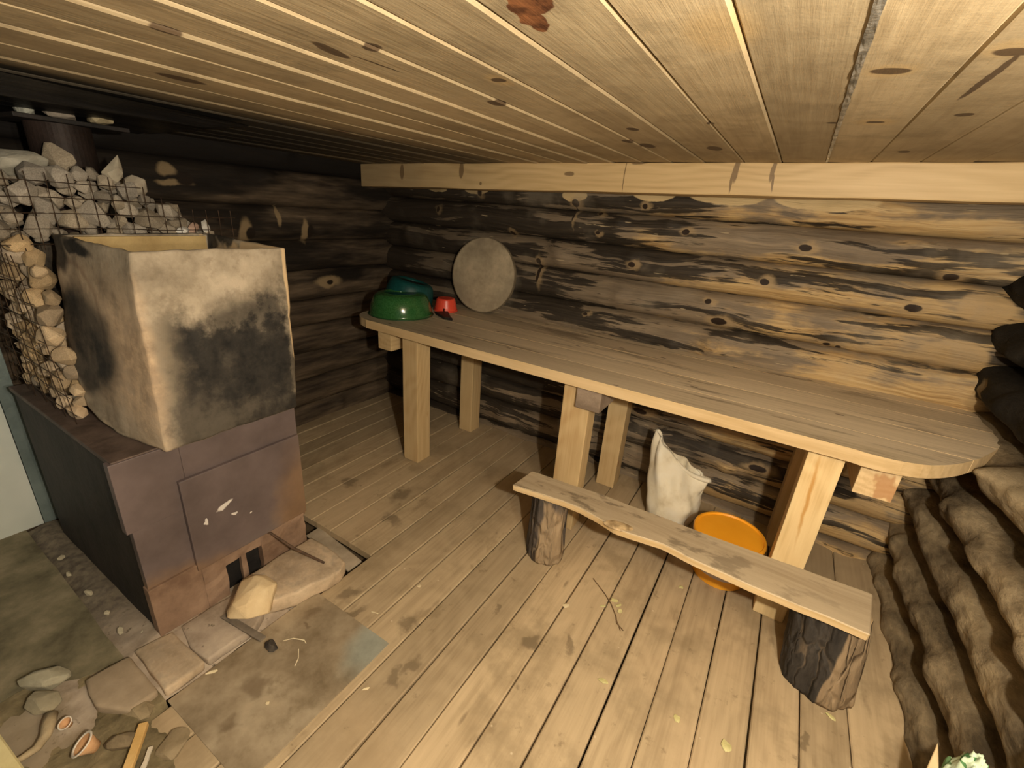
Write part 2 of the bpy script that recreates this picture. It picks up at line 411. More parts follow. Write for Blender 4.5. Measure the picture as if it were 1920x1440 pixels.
def m_right_logs():
    N = NT('rough_bark_logs', .85)
    t = N.attr('tone')
    off = N.n('ShaderNodeCombineXYZ'); N.put(off.inputs[1], N.ma('MULTIPLY', t, 17.0))
    P = N.vm('ADD', N.P, off.outputs[0])
    s1 = N.noise(N.st(P, (6, 3, 6)), 1, 6, .65)
    s2 = N.noise(N.st(P, (25, 9, 25)), 1, 5, .6)
    c = N.ramp(s1, (.34, (.07, .054, .034)), (.50, (.22, .172, .108)), (.66, (.40, .32, .20)))
    c = N.mix(N.mr(s2, .5, .8, 0, .5), c, (.28, .21, .12))
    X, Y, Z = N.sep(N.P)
    blk = N.mr(N.ma('ADD', Z, N.ma('MULTIPLY', s1, .3)), 1.02, 1.16, 0, .95)  # shade on the upper logs, painted into the colour as black
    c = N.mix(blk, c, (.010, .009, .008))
    end = N.mr(N.spots(N.P, [(2.62, 1.03, .05, .05)], plane='yz', wob=.03, lo=.6), 0, 1, 0, .6)
    c = N.mix(end, c, (.35, .27, .16))
    N.col(c); N.bump(s1, .7, .03); N.bump(s2, .6, .01)
    N.b.inputs['Specular IOR Level'].default_value = .15
    return N.m
def simple(name, c0, c1, sc=8, rough=.7, metal=0, c2=None, bump=.3, detail=5, d=.01, spec=.35, lo=.35, hi=.68):
    N = NT(name, rough, metal, spec)
    n = N.noise(N.P, sc, detail, .62)
    N.col(N.ramp(n, (lo, c0), ((lo + hi) / 2, c2 or tuple((a + b) / 2 for a, b in zip(c0, c1))), (hi, c1)))
    N.bump(N.noise(N.P, sc * 4, 4, .6), bump, d)
    return N.m
FLOOR = m_floor(); CEIL = m_ceiling(); PINEZ = m_pine('fresh_pine_posts', 2); PINEY = m_pine('fresh_pine_bearers', 1)
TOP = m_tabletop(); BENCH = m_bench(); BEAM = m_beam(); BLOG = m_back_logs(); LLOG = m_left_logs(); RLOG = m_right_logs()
DARK = simple('underfloor_soil', (.08, .055, .03), (.16, .115, .065), 10, .95)

# ------------------------------------------------------------------ setting
def boards(name, xs, y0, y1, z0f, thick, gap, mat, kind='structure', tilt=0.0, joints=()):
    V = []; F = []; T = []
    rnd = random.Random(3)
    for i in range(len(xs) - 1):
        a, b = xs[i] + gap[i] / 2, xs[i + 1] - gap[i + 1] / 2
        tn = rnd.random(); n = 60; dz = rnd.uniform(-.002, .002)
        r = .004
        base = len(V)
        prof = [(a, -thick), (a, -r), (a + r, 0), (b - r, 0), (b, -r), (b, -thick)]
        if thick < 0: prof = [(a, -thick), (a, r), (a + r, 0), (b - r, 0), (b, r), (b, -thick)]
        for k in range(n + 1):
            y = y0 + (y1 - y0) * k / n
            wx = noise.noise(Vector((i * 3.3, y * 1.3, 0))) * .0022
            wz = noise.noise(Vector((i * 5.1, y * .9, 4))) * .0015
            for j, (x, z) in enumerate(prof):
                tl = tilt * ((x - a) / (b - a))
                V.append((x + wx, y, z0f(x) + z + dz + wz + tl)); T.append(tn)
        m = len(prof)
        for k in range(n):
            for j in range(m):
                p = base + k * m + j; q = base + k * m + (j + 1) % m
                F.append((p, q, q + m, p + m))
        F.append(tuple(base + j for j in range(m))[::-1]); F.append(tuple(base + n * m + j for j in range(m)))
    return mk(name, (V, F), mat, kind=kind, tone=T)

fx = [-3.0, -2.85, -2.70, -2.55, -2.42, -2.27, -2.12, -1.97, -1.83, -1.68, -1.53, -1.385, -1.235, -1.09, -.935, -.785, -.64, -.49, -.335, -.185, -.045, .108, .262, .413, .563, .80]
rg = random.Random(12); fg = [rg.choice((.0025, .004, .006)) for _ in fx]
for i, g in ((17, .006), (18, .0055), (19, .008), (16, .003), (22, .0055), (23, .006), (21, .004), (14, .006), (20, .003)): fg[i] = g
# the boards left of the hole beside the stove start behind it
il = 11
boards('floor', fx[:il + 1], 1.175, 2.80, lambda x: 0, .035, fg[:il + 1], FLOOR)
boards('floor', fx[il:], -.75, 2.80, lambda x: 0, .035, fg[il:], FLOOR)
mk('floor', box(-3.1, 1.1, -.75, 2.9, -.14, -.10, 0), DARK, kind='structure')

cz = lambda x: 1.877 + .019 * x
cx = [-3.1, -2.95, -2.8, -2.65, -2.5, -2.35, -2.2, -2.03, -1.87, -1.7, -1.53, -1.36, -1.2, -1.06, -.925, -.772, -.625, -.475, -.305, -.155, .008, .160, .315, .47, .62, .77, .95]
boards('ceiling', cx, -.75, 2.80, cz, -.03, [.002] * len(cx), CEIL, tilt=-.0035)
mk('ceiling', box(-3.2, 1.1, -.75, 2.9, 1.93, 1.96, 0), DARK, kind='structure')

def log_wall(name, axis, courses, a0, a1, mat, rough_amp, sgn, seed, knots=0, flat=.55, na=150, nr=22, zs=1.04):
    """courses: (z0, z1, crest, recess): crest = wall coordinate of the log's face"""
    V = []; F = []; T = []; PR = []
    rnd = random.Random(seed)
    for ci, (z0, z1, crest, rec) in enumerate(courses):
        base = len(V); h = (z1 - z0) / 2; zc = (z0 + z1) / 2; tn = rnd.random()
        lumps = [(rnd.uniform(a0, a1), rnd.uniform(-1, 1), rnd.uniform(.03, .07), rnd.uniform(.012, .03)) for _ in range(knots)]
        for k in range(na + 1):
            u = a0 + (a1 - a0) * k / na
            for j in range(nr + 1):
                s = -1 + 2 * j / nr
                th = s * PI / 2
                d = abs(math.cos(th)) ** flat
                p = Vector((u * 2.2, s * 1.1 + ci * 7.7, seed))
                nz = noise.fractal(p, 1.0, 2.0, 4) * rough_amp
                nz += noise.noise(Vector((u * .9, ci * 3.1, seed + 5))) * rough_amp * .7 + (noise.fractal(Vector((u * 9, s * 2.2 + ci * 3.3, seed)), 1, 2, 3) * .010 if zs < 1 else 0)
                for (lu, ls, lr, la) in lumps:
                    q = ((u - lu) ** 2 + ((s - ls) * h) ** 2) / lr ** 2
                    if q < 4: nz += la * math.exp(-q)
                c = rec + (crest - rec) * d - sgn * nz * (.3 + .7 * d)
                z = zc + h * zs * math.sin(th) + noise.noise(Vector((u * 1.1, ci * 2.0 + (1 if s > 0 else 0), seed + 9))) * .008 * abs(s)
                V.append((u, c, z) if axis == 0 else (c, u, z)); T.append(tn); PR.append(s)
            for z in (z1, z0):
                c = rec + sgn * .06
                V.append((u, c, z) if axis == 0 else (c, u, z)); T.append(tn); PR.append(0)
        m = nr + 3
        for k in range(na):
            for j in range(m):
                p = base + k * m + j; q = base + k * m + (j + 1) % m
                F.append((p, q, q + m, p + m))
        F.append(tuple(base + j for j in range(m))); F.append(tuple(base + na * m + j for j in range(m))[::-1])
    o = mk(name, (V, F), mat, kind='structure', smooth=True, tone=T)
    at = o.data.attributes.new('prof', 'FLOAT', 'POINT'); at.data.foreach_set('value', PR)
    return o
bz = [-.08, .03, .22, .40, .63, .85, 1.06, 1.255, 1.44, 1.62, 1.78, 1.95]
bc = [2.66, 2.665, 2.665, 2.66, 2.66, 2.69, 2.70, 2.70, 2.69, 2.70, 2.70]
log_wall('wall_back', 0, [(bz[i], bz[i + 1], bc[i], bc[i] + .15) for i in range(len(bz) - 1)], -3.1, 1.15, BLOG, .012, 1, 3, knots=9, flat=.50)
lz = [-.1, .12, .32, .52, .72, .90, 1.10, 1.30, 1.51, 1.72, 1.95]
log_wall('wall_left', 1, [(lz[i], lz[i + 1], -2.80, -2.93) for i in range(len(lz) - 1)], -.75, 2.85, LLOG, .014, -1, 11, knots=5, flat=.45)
rz = [-.08, .10, .31, .52, .72, .93, 1.14, 1.34, 1.55, 1.76, 1.97]
rc = [.735, .745, .76, .76, .78, .80, .80, .79, .79, .79]
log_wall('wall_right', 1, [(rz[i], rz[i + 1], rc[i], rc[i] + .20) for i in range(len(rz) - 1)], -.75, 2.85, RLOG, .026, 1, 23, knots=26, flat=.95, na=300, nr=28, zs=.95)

# beam under the ceiling along the back wall
bl = [(-2.80, 2.46), (.97, 2.46), (.97, 2.62), (-2.80, 2.62)]
V = [(x, y, 1.677 + (x + 2.8) * .0222 + .004 * math.sin(x * 3)) for x, y in bl] + [(x, y, cz(x) - .002) for x, y in bl]
F = [(3, 2, 1, 0), (4, 5, 6, 7), (0, 1, 5, 4), (1, 2, 6, 5), (2, 3, 7, 6), (3, 0, 4, 7)]
mk('trim_1', fine(bevel_vf((V, F), .006), .12, .004, 3, 4), BEAM, kind='structure')

# ------------------------------------------------------------------ table
t = thing('dining_table', 'long pale plank table with rounded right end on square pine legs', 'table', (-.7, 2.25, 0))
def ip(x, L):
    for (a, fa), (b, fb) in zip(L, L[1:]):
        if x <= b: return fa + (fb - fa) * max(0, (x - a)) / (b - a)
    return L[-1][1]
XL = [(1.85, -2.16), (1.88, -2.24), (1.93, -2.295), (2.0, -2.325), (2.15, -2.34), (2.75, -2.34)]
XR = [(1.84, .40), (1.852, .475), (1.88, .55), (1.93, .61), (1.985, .66), (2.08, .728), (2.23, .812), (2.34, .855), (2.46, .872), (2.56, .875), (2.70, .88)]
ys = [1.845, 2.045, 2.235, 2.425, 2.61, 2.70]
def front(x): return 1.845 + .035 * max(0, min(1, (.2 - x) / 2.3)) + .006 * math.sin(x * 2.3 + 1) if x < .35 else 1.845
for i in range(5):
    V = []; F = []; T = []; ny = 12; nx = 90
    y0, y1 = ys[i] + (.0012 if i else 0), ys[i + 1] - .0012
    rows = []
    for j in range(ny + 1):
        y = y0 + (y1 - y0) * (j / ny) ** (1.7 if i == 0 else 1)
        xl, xr = ip(y, XL), ip(y, XR)
        row = []
        for k in range(nx + 1):
            x = xl + (xr - xl) * k / nx
            yy = y
            if i == 0: yy = y + (front(x) - 1.845) * (1 - (y - y0) / (y1 - y0))
            row.append((x, yy))
        rows.append(row)
    for z in (.90, .848):
        for row in rows:
            for k, (x, y) in enumerate(row):
                dz = .0012 * noise.noise(Vector((x * 2, i * 5, 0)))
                V.append((x, y, z + dz))
    n = (ny + 1) * (nx + 1); W = nx + 1
    for j in range(ny):
        for k in range(nx):
            a = j * W + k
            F.append((a, a + 1, a + 1 + W, a + W)); F.append((n + a, n + a + W, n + a + 1 + W, n + a + 1))
    rim = [k for k in range(W)] + [j * W + nx for j in range(1, ny + 1)] + [ny * W + k for k in range(nx - 1, -1, -1)] + [j * W for j in range(ny - 1, 0, -1)]
    for a, b in zip(rim, rim[1:] + rim[:1]): F.append((a, n + a, n + b, b))
    mk('tabletop_plank', (V, F), TOP, t, tone=[(i * .37 + .2) % 1] * len(V))
RES = NT('pine_post_resin_streak', .6); c_, g_, p_ = wood_nodes(RES, 2, (.84, .66, .37), (.76, .57, .30), (.62, .43, .2), tone=False)
c_ = RES.mix(RES.ma('MULTIPLY', RES.spots(RES.P, [(.975, .62, .008, .24, 3), (.975, .83, .015, .012)], 'xz', lo=.3, hi=1.2, wob=.01, wsc=20), .75), c_, (.52, .24, .04)); RES.col(c_)
for (x0, x1, y0, y1) in ((-1.90, -1.78, 1.93, 2.05), (-1.88, -1.77, 2.50, 2.61), (-.815, -.672, 1.93, 2.03), (-.74, -.625, 2.46, 2.57), (.225, .345, 1.925, 2.02), (.235, .345, 2.46, 2.57)):
    mk('leg', fine(box(x0, x1, y0, y1, 0, .846, .005), .2, .002, 2, x0), RES.m if x0 == .225 else PINEZ, t, tone=None)
BEARD = simple('grey_sawn_bearer', (.20, .15, .11), (.42, .33, .25), 7, .7)
mk('bearer', box(-2.10, -1.99, 1.925, 2.66, .722, .846), PINEY, t)
mk('bearer', box(-.735, -.61, 1.90, 2.66, .728, .846), BEARD, t, label='grey brown stained bearer')
STB = NT('resin_stained_pine', .6); c_, g_, p_ = wood_nodes(STB, 1, (.80, .61, .35), (.70, .52, .29), (.58, .40, .2), tone=False)
c_ = STB.mix(STB.spots(STB.P, [(0, 1.93, 1, 1)], lo=.1, hi=.2), c_, c_)
c_ = STB.mix(STB.mr(STB.noise(STB.st(STB.P, (18, 5, 9), (0.3, 0, .1)), 1, 3), .52, .62, 0, .7), c_, (.42, .20, .08)); STB.col(c_)
mk('bearer', box(.395, .515, 1.935, 2.66, .70, .846), STB.m, t, label='pale bearer end with an orange resin stain')

# ------------------------------------------------------------------ bench plank and its two stumps
FE = [(957, 907), (1037, 941), (1117, 970), (1150, 985), (1192, 1003), (1229, 1028), (1262, 1037), (1300, 1047), (1421, 1107), (1525, 1149), (1648, 1187)]
BE = [(1000, 878), (1158, 941), (1300, 987), (1421, 1032), (1530, 1076), (1635, 1117)]
fe = [(-.864, 1.575), (-.70, 1.592), (-.62, 1.60), (-.53, 1.602), (-.44, 1.585), (-.36, 1.560), (-.27, 1.575), (-.17, 1.587), (.05, 1.562), (.27, 1.558), (.505, 1.560)]
be = [(-.848, 1.735), (-.5, 1.760), (-.2, 1.765), (0, 1.765), (.27, 1.775), (.535, 1.785)]
t = thing('bench_board', 'long weathered grey bench board with wavy pale edge across two log stumps', 'bench', (-.16, 1.67, .37))
V = []; nx, ny = 110, 6
ZT, TH = .405, .037
for layer in (0, 1):
    for k in range(nx + 1):
        u = k / nx
        xf = -.864 + u * (.505 + .864); xb = -.848 + u * (.535 + .848)
        yf = ip(xf, fe) + .005 * noise.noise(Vector((xf * 9, 0, 0))); yb = ip(xb, be) + .004 * noise.noise(Vector((xb * 7, 3, 0)))
        if layer: yf += .008
        for j in range(ny + 1):
            v = j / ny
            V.append((xf + (xb - xf) * v, yf + (yb - yf) * v, ZT - layer * TH + .004 * noise.noise(Vector((xf * 1.5, v, 5)))))
W = ny + 1; n = (nx + 1) * W; F = []
for k in range(nx):
    for j in range(ny):
        a = k * W + j
        F.append((a, a + 1, a + 1 + W, a + W)); F.append((n + a, n + a + W, n + a + 1 + W, n + a + 1))
rim = [j for j in range(W)] + [k * W + ny for k in range(1, nx + 1)] + [nx * W + j for j in range(ny - 1, -1, -1)] + [k * W for k in range(nx - 1, 0, -1)]
for a, b in zip(rim, rim[1:] + rim[:1]): F.append((a, n + a, n + b, b))
bb = mk('board', bevel_vf((V, F), .004, 1, .9), BENCH, t)
KN = NT('bench_knot', .5)
r_ = KN.noise(KN.st(KN.P, (30, 40, 5)), 1, 3); KN.col(KN.ramp(r_, (.35, (.30, .21, .11)), (.6, (.62, .46, .26))))
mk('knot', fine(xform(lathe([(0, .006), (.02, .0055), (.032, .003), (.04, 0), (.04, -.004), (0, -.004)], 24), Matrix.Translation((-.35, 1.592, .404)) @ Matrix.Rotation(.2, 4, 'Z') @ Matrix.Diagonal((1.7, .75, 1, 1))), .05, .001, 9), KN.m, bb, smooth=True, label='swirled pale knot on the wavy edge')

def m_stump(name, charc, barec, bias):
    N = NT(name, .75)
    v = N.voro(N.st(N.vm('ADD', N.P, N.vm('SCALE', N.ncol(N.P, 9, 2), sc=.06)), (20, 20, 4)), 1, feature='DISTANCE_TO_EDGE')
    n = N.noise(N.st(N.P, (22, 22, 7)), 1, 5, .65); n2 = N.noise(N.st(N.P, (7, 7, 2.0)), 1, 3)
    bark = N.ramp(n, (.3, tuple(q * .35 for q in charc)), (.6, charc), (.8, tuple(q * 1.8 for q in charc)))
    bare = N.ramp(n, (.3, tuple(q * .6 for q in barec)), (.7, barec))
    X = N.sep(N.P)[0]
    f = N.mr(N.ma('ADD', N.ma('MULTIPLY', n2, 1.2), N.ma('MULTIPLY', X, bias)), .60, .68, 0, 1)
    f = N.ma('MAXIMUM', f, N.ma('MULTIPLY', N.mr(v, .01, .06, .55, 0), N.mr(n2, .42, .6)))
    N.col(N.mix(f, bark, bare)); N.bump(N.mr(v, 0, .15), .6, .012); N.bump(n, .5, .01)
    return N.m
ENDG = NT('sawn_end_grain', .7)
ENDG.col(ENDG.ramp(ENDG.noise(ENDG.P, 20, 5), (.3, (.38, .27, .15)), (.7, (.66, .50, .30))))
def stump(x, y, r, h, seed, m, label, ell=1.0, taper=.93, lean=0.0):
    t = thing('log_stump', label, 'stump', (x, y, 0))
    V = []; F = []; n = 72; m_ = 26
    for k in range(m_ + 1):
        z = h * k / m_
        for i in range(n):
            a = 2 * PI * i / n
            rr = r * (1 - (1 - taper) * k / m_) * (1 + .06 * math.sin(a * 2 + seed) + .03 * math.sin(a * 5 + seed))
            rr += .010 * noise.fractal(Vector((math.cos(a) * 3, math.sin(a) * 3, z * 2.5 + seed)), 1, 2, 4)
            rr += .006 * noise.noise(Vector((a * 9, z * 4, seed)))
            if k == 0: rr *= .97
            V.append((x + lean * k / m_ + rr * math.cos(a) * ell, y + rr * math.sin(a), z))
    for k in range(m_):
        for i in range(n):
            F.append((k * n + i, k * n + (i + 1) % n, (k + 1) * n + (i + 1) % n, (k + 1) * n + i))
    F.append(tuple(range(n))[::-1])
    mk('bark', (V, F), m, t, smooth=True)
    top = [(x + lean + (vx - x - lean) * .995, y + (vy - y) * .995) for vx, vy, _ in V[m_ * n:]]
    mk('cut_top', prism(top, h - .012, h + .001), ENDG.m, t)
    return t
stump(-.715, 1.705, .102, .366, 3.0, m_stump('stump_bark_grey', (.11, .092, .08), (.40, .30, .19), .6), 'smaller upright log stump with flaking grey bark under the left end of the bench board', .95)
s_r = stump(.462, 1.70, .118, .366, 8.2, m_stump('stump_bark_charred', (.055, .048, .042), (.36, .265, .165), 6.5), 'thicker upright log stump half charred black under the right end of the bench board', 1.0, .92, -.045)
# ------------------------------------------------------------------ white sack
t = thing('grain_sack', 'dirty white woven sack with rolled open top under the table', 'sack', (-.25, 2.40, 0))
N = NT('dirty_white_sackcloth', .6)
n1 = N.noise(N.P, 7, 5, .6); n2 = N.noise(N.st(N.P, (60, 60, 60)), 1, 2)
ck = N.n('ShaderNodeTexChecker'); N.put(ck.inputs['Vector'], N.st(N.P, (7, 7, 7))); 
c = N.ramp(n1, (.30, (.55, .47, .32)), (.48, (.78, .72, .57)), (.7, (.88, .85, .74)))
c = N.mix(N.ma('MULTIPLY', N.mr(n1, .4, .6), .10), c, (.45, .40, .28))
wv = N.n('ShaderNodeTexWave'); N.put(wv.inputs['Vector'], N.P); wv.inputs['Scale'].default_value = 90; wv.bands_direction = 'Z'
N.col(c); N.bump(n2, .15, .002); N.bump(wv.outputs['Fac'], .1, .001); SACK = N.m
V = []; F = []; n = 72; m_ = 34; cx0, cy0 = -.262, 2.385
def sack_r(a, u):
    # u 0 base .. 1 rim
    prof = .124 + .036 * math.sin(min(1, u * 1.5) * PI / 2) - .045 * max(0, u - .45)
    return prof
for k in range(m_ + 1):
    u = k / m_
    for i in range(n):
        a = 2 * PI * i / n
        top = .375 - .080 * math.cos(a) + .02 * math.sin(2 * a)                   # peak on the left
        pk = math.exp(-((math.atan2(math.sin(a - 2.85), math.cos(a - 2.85))) / .55) ** 2)
        top += .060 * pk
        lip = math.exp(-((math.atan2(math.sin(a + .35), math.cos(a + .35))) / .38) ** 2)
        z = top * u
        rx = sack_r(a, u); ry = rx * (1 - .80 * u ** 2.2)
        fold = .009 * math.sin(a * 7 + u * 5) * u + .014 * noise.noise(Vector((math.cos(a) * 1.8, math.sin(a) * 1.8, u * 3))) + .012 * (abs(noise.noise(Vector((math.cos(a) * 2.2, math.sin(a) * 2.2, u * 4 + 4)))) - .2)
        rx += fold + lip * .060 * max(0, u - .72) / .28; ry += fold
        leftlean = -.035 * max(0, u - .3)
        V.append((cx0 + rx * math.cos(a) + leftlean, cy0 + ry * math.sin(a) + .02 * u, z + (.006 if k else 0) + lip * .012 * (u > .9)))
for k in range(m_):
    for i in range(n):
        F.append((k * n + i, k * n + (i + 1) % n, (k + 1) * n + (i + 1) % n, (k + 1) * n + i))
F.append(tuple(range(n))[::-1])
# inner cloth going down inside
base = m_ * n
for q, (sc_, dz) in enumerate(((.93, -.01), (.90, -.08), (.86, -.15))):
    for i in range(n):
        x, y, z = V[base + i]
        V.append((cx0 + (x - cx0) * sc_, cy0 + (y - cy0) * sc_, z + dz))
for q in range(3):
    a0 = base + n * q; b0 = base + n * (q + 1)
    for i in range(n): F.append((a0 + i, a0 + (i + 1) % n, b0 + (i + 1) % n, b0 + i))
F.append(tuple(base + 3 * n + i for i in range(n)))
mk('sackcloth', (V, F), SACK, t, smooth=True)
rp = []
for i in range(n + 1):
    x, y, z = V[base + i % n]; rp.append((x, y, z))
lipc = [p for i, p in enumerate(rp[:-1])]
sel = [lipc[i % n] for i in range(n - 18, n + 8)]
mk('rolled_hem', tube(sel, [.004 + .010 * math.sin(PI * i / (len(sel) - 1)) for i in range(len(sel))], 10), SACK, t, smooth=True)
# ------------------------------------------------------------------ yellow bucket
t = thing('paint_bucket', 'orange yellow plastic bucket with lid standing behind the bench board', 'bucket', (.055, 2.085, 0))
ORA = simple('orange_plastic', (.90, .37, .015), (.97, .45, .03), 4, .38, spec=.5, bump=.03)
c0 = (.055, 2.085, 0); H_ = .235
rb = lambda z: .122 + .026 * z / H_
pl = mk('pail', lathe([(0, .004), (.115, .004), (.119, 0), (.122, .004), (rb(.1), .1), (rb(.2), .2), (.156, .203), (.156, .212), (rb(.215), .215), (rb(.228), .228), (0, .228)], 72, c0), ORA, t, smooth=False)
lid = mk('lid', lathe([(.151, .205 + .01), (.160, .215), (.162, .236), (.158, .243), (.150, .243), (.146, .235), (.10, .2345), (0, .2345)], 72, c0), ORA, t, smooth=False)
N = NT('paper_label', .5); d = N.spots(N.P, [(.03, -.01, .03, .02), (-.02, -.02, .02, .015), (.075, .0, .02, .02), (-.07, .01, .02, .02)], 'xz', wob=.03, wsc=30, lo=.8, hi=1.0)
N.col(N.mix(d, N.ramp(N.noise(N.P, 12), (.3, (.55, .44, .42)), (.7, (.70, .60, .58))), (.25, .08, .05)))
V = []; F = []
for i in range(61):
    a = -PI * 1.10 + PI * 1.22 * i / 60
    for z in (.055, .19): V.append((c0[0] + (rb(z) + .0012) * math.cos(a), c0[1] + (rb(z) + .0012) * math.sin(a), z))
for i in range(60): F.append((2 * i, 2 * i + 2, 2 * i + 3, 2 * i + 1))
mk('label', (V, F), N.m, pl, smooth=True, label='pale lilac paper label with reddish marks')
hp = [(c0[0] + .163 * math.cos(a), c0[1] + .163 * math.sin(a), .19 - .05 * math.sin((a - .3) / 2.6 * PI)) for a in [.3 + 2.6 * i / 20 for i in range(21)]]
mk('handle', tube(hp, .003, 8), simple('white_handle', (.6, .55, .5), (.75, .7, .65), 9, .4), pl, smooth=True)

# ------------------------------------------------------------------ on the table
def bowl(c, rR, rT, h, th=.003, n=72, lip=.008):
    out = [(rR + lip, 0), (rR + lip, .004), (rR + .001, .006)]
    for i in range(1, 16):
        u = i / 16; out.append((rT * .80 + (rR - rT * .80) * math.cos(u * PI / 2) ** .75, .006 + (h - .006) * math.sin(u * PI / 2) ** 1.15))
    out += [(rT * .78, h), (rT * .76, h + .003), (rT * .72, h + .003), (rT * .70, h), (0, h - .001)]
    inn = [(0, h - .004)] + [(max(0, r - th), z - .0) for r, z in out[-5:2:-1] if r > th]
    return lathe(out + [(rT * .8, h - .005), (rT * .95, h - .012), (rR - .004, .01), (rR + lip, 0)], n, c)
N = NT('green_enamel', .16, 0, .6); N.col(N.ramp(N.noise(N.P, 120, 2), (.35, (.022, .095, .024)), (.7, (.042, .145, .045)))); GREEN = N.m
t = thing('enamel_basin', 'green enamel basin turned upside down at the left end of the table', 'basin', (-2.135, 2.165, .9))
gb = mk('basin_shell', bowl((-2.135, 2.165, .901), .200, .150, .140), GREEN, t, smooth=True)
mk('chipped_rim', lathe([(.2085, .001), (.2115, .0035), (.2085, .0065), (.2055, .0035), (.2085, .001)], 72, (-2.135, 2.165, .901)), simple('dark_green_rim', (.01, .04, .015), (.03, .09, .03), 30, .3), gb, smooth=True)
N = NT('teal_enamel', .45, 0, .35); N.col(N.ramp(N.noise(N.P, 60, 2), (.35, (.004, .050, .048)), (.7, (.008, .075, .070)))); TEAL = N.m
t = thing('plastic_basin', 'dark teal basin turned upside down and leaning on the green basin', 'basin', (-2.19, 2.32, .98))
mt = Matrix.Translation((-2.225, 2.325, .957)) @ Matrix.Rotation(math.radians(-10), 4, 'X') @ Matrix.Rotation(math.radians(10), 4, 'Y')
mk('basin_shell', xform(bowl((0, 0, 0), .165, .145, .135), mt), TEAL, t, smooth=True)
mk('rim', xform(lathe([(.170, 0), (.175, .004), (.170, .008), (.166, .004), (.170, 0)], 64), mt), TEAL, t, smooth=True)
N = NT('red_plastic', .35, 0, .5); N.col(N.ramp(N.noise(N.P, 10), (.3, (.70, .055, .030)), (.7, (.80, .09, .045)))); RED = N.m
t = thing('plastic_bowl', 'small cracked red bowl upside down on the table in front of the round lid', 'bowl', (-2.0, 2.47, .9))
V, F = lathe([(.080, 0), (.083, .002), (.083, .010), (.078, .012), (.076, .03), (.069, .060), (.064, .080), (.058, .088), (.05, .089), (0, .089), (0, .086), (.055, .084), (.066, .058), (.074, .01), (.080, 0)], 96, (0, 0, 0))
# triangular crack in the wall on the camera side
bm = bmesh.new(); vs = [bm.verts.new(v) for v in V]
for f in F:
    if len(set(f)) == len(f): bm.faces.new([vs[i] for i in f])
dead = []
for f in bm.faces:
    c = f.calc_center_median(); a = math.atan2(c.y, c.x) + 1.05
    if c.z < .045 and abs(a) < .17 * (1 - c.z / .047) and math.hypot(c.x, c.y) > .05: dead.append(f)
bmesh.ops.delete(bm, geom=dead, context='FACES')
mk('bowl_shell', xform(bm_vf(bm), Matrix.Translation((-2.0, 2.46, .901))), RED, t, smooth=False)
mk('spout_tip', xform(fine(box(-.03, .012, -.008, .008, -.003, .003, .002), .02, .0008, 20), Matrix.Translation((-1.96, 2.352, .906)) @ Matrix.Rotation(.9, 4, 'Z')), simple('dull_red', (.12, .02, .015), (.3, .05, .03), 30), t)
t = mk('knife_handle', bevel_vf(prism([(-1.985, 2.325), (-1.93, 2.29), (-1.84, 2.245), (-1.775, 2.255), (-1.83, 2.30), (-1.875, 2.345), (-1.93, 2.40), (-1.95, 2.385)], .902, .918), .004), simple('black_rubber', (.008, .008, .008), (.025, .022, .02), 20, .5), origin=(-1.88, 2.3, .9),
       label='black broken plastic scrap lying on the table beside the red bowl', cat='scrap')
t.name = 'plastic_scrap'
t = thing('round_lid', 'large round dull grey brown lid leaning upright against the log wall', 'lid', (-1.815, 2.60, .9))
N = NT('dusty_plywood_lid', .65)
n1 = N.noise(N.P, 3.2, 5, .6); n2 = N.noise(N.P, 40, 3)
c = N.ramp(n1, (.32, (.26, .215, .15)), (.5, (.44, .365, .25)), (.66, (.60, .50, .35)))
N.col(N.mix(N.mr(n2, .4, .8, 0, .25), c, (.2, .16, .1))); N.bump(n1, .2, .01)
R_ = .252
mt = Matrix.Translation((-1.815, 2.633, .903 + R_)) @ Matrix.Rotation(math.radians(90 - 7), 4, 'X') @ Matrix.Scale(1.03, 4, (1, 0, 0))
mk('disc', xform(lathe([(0, -.007), (R_ - .003, -.007), (R_, -.004), (R_, .004), (R_ - .003, .007), (0, .007)], 96), mt), N.m, t)
mk('rim_band', xform(lathe([(R_ - .004, -.009), (R_ + .002, -.009), (R_ + .002, .009), (R_ - .004, .009), (R_ - .004, -.009)], 96), mt), simple('dark_wood_edge', (.14, .11, .07), (.25, .2, .13), 12), t)

# ------------------------------------------------------------------ sauna stove
PURP = NT('purple_grey_stove_metal', .5, .25)
n1 = PURP.noise(PURP.P, 3.5, 5, .6); n2 = PURP.noise(PURP.P, 60, 3)
c = PURP.ramp(n1, (.3, (.105, .082, .080)), (.55, (.165, .130, .128)), (.75, (.20, .165, .155)))
hz = PURP.spots(PURP.P, [(-.02, .16, .34, .13), (.60, .12, .15, .45), (.10, .10, .28, .16)], 'yz', wob=.10, lo=.5, hi=1.25)
c = PURP.mix(PURP.ma('MULTIPLY', hz, 1.0), c, PURP.ramp(n1, (.3, (.17, .105, .065)), (.7, (.33, .215, .13))))
sc_ = PURP.spots(PURP.P, [(.275, .455, .035, .010, 25), (.20, .42, .006, .013), (.30, .40, .012, .006), (.36, .37, .006, .004)], 'yz', wob=.03, wsc=40)
c = PURP.mix(sc_, c, (.75, .72, .68)); PURP.col(c); PURP.bump(n2, .1, .002)
SIDE = simple('soot_black_steel', (.010, .009, .008), (.036, .028, .025), 5, .65, .1)
TOPM = simple('brown_stove_top', (.06, .042, .034), (.16, .115, .095), 9, .6, .1)
RUST = simple('rust_brown_plate', (.17, .105, .07), (.38, .26, .18), 6, .65, .1)
BLACK = simple('black_soot', (.006, .005, .005), (.02, .017, .015), 9, .9)
t = thing('sauna_stove', 'purple grey steel stove firebox with sheet metal door panel and sooty side', 'stove', (-1.66, .43, 0))
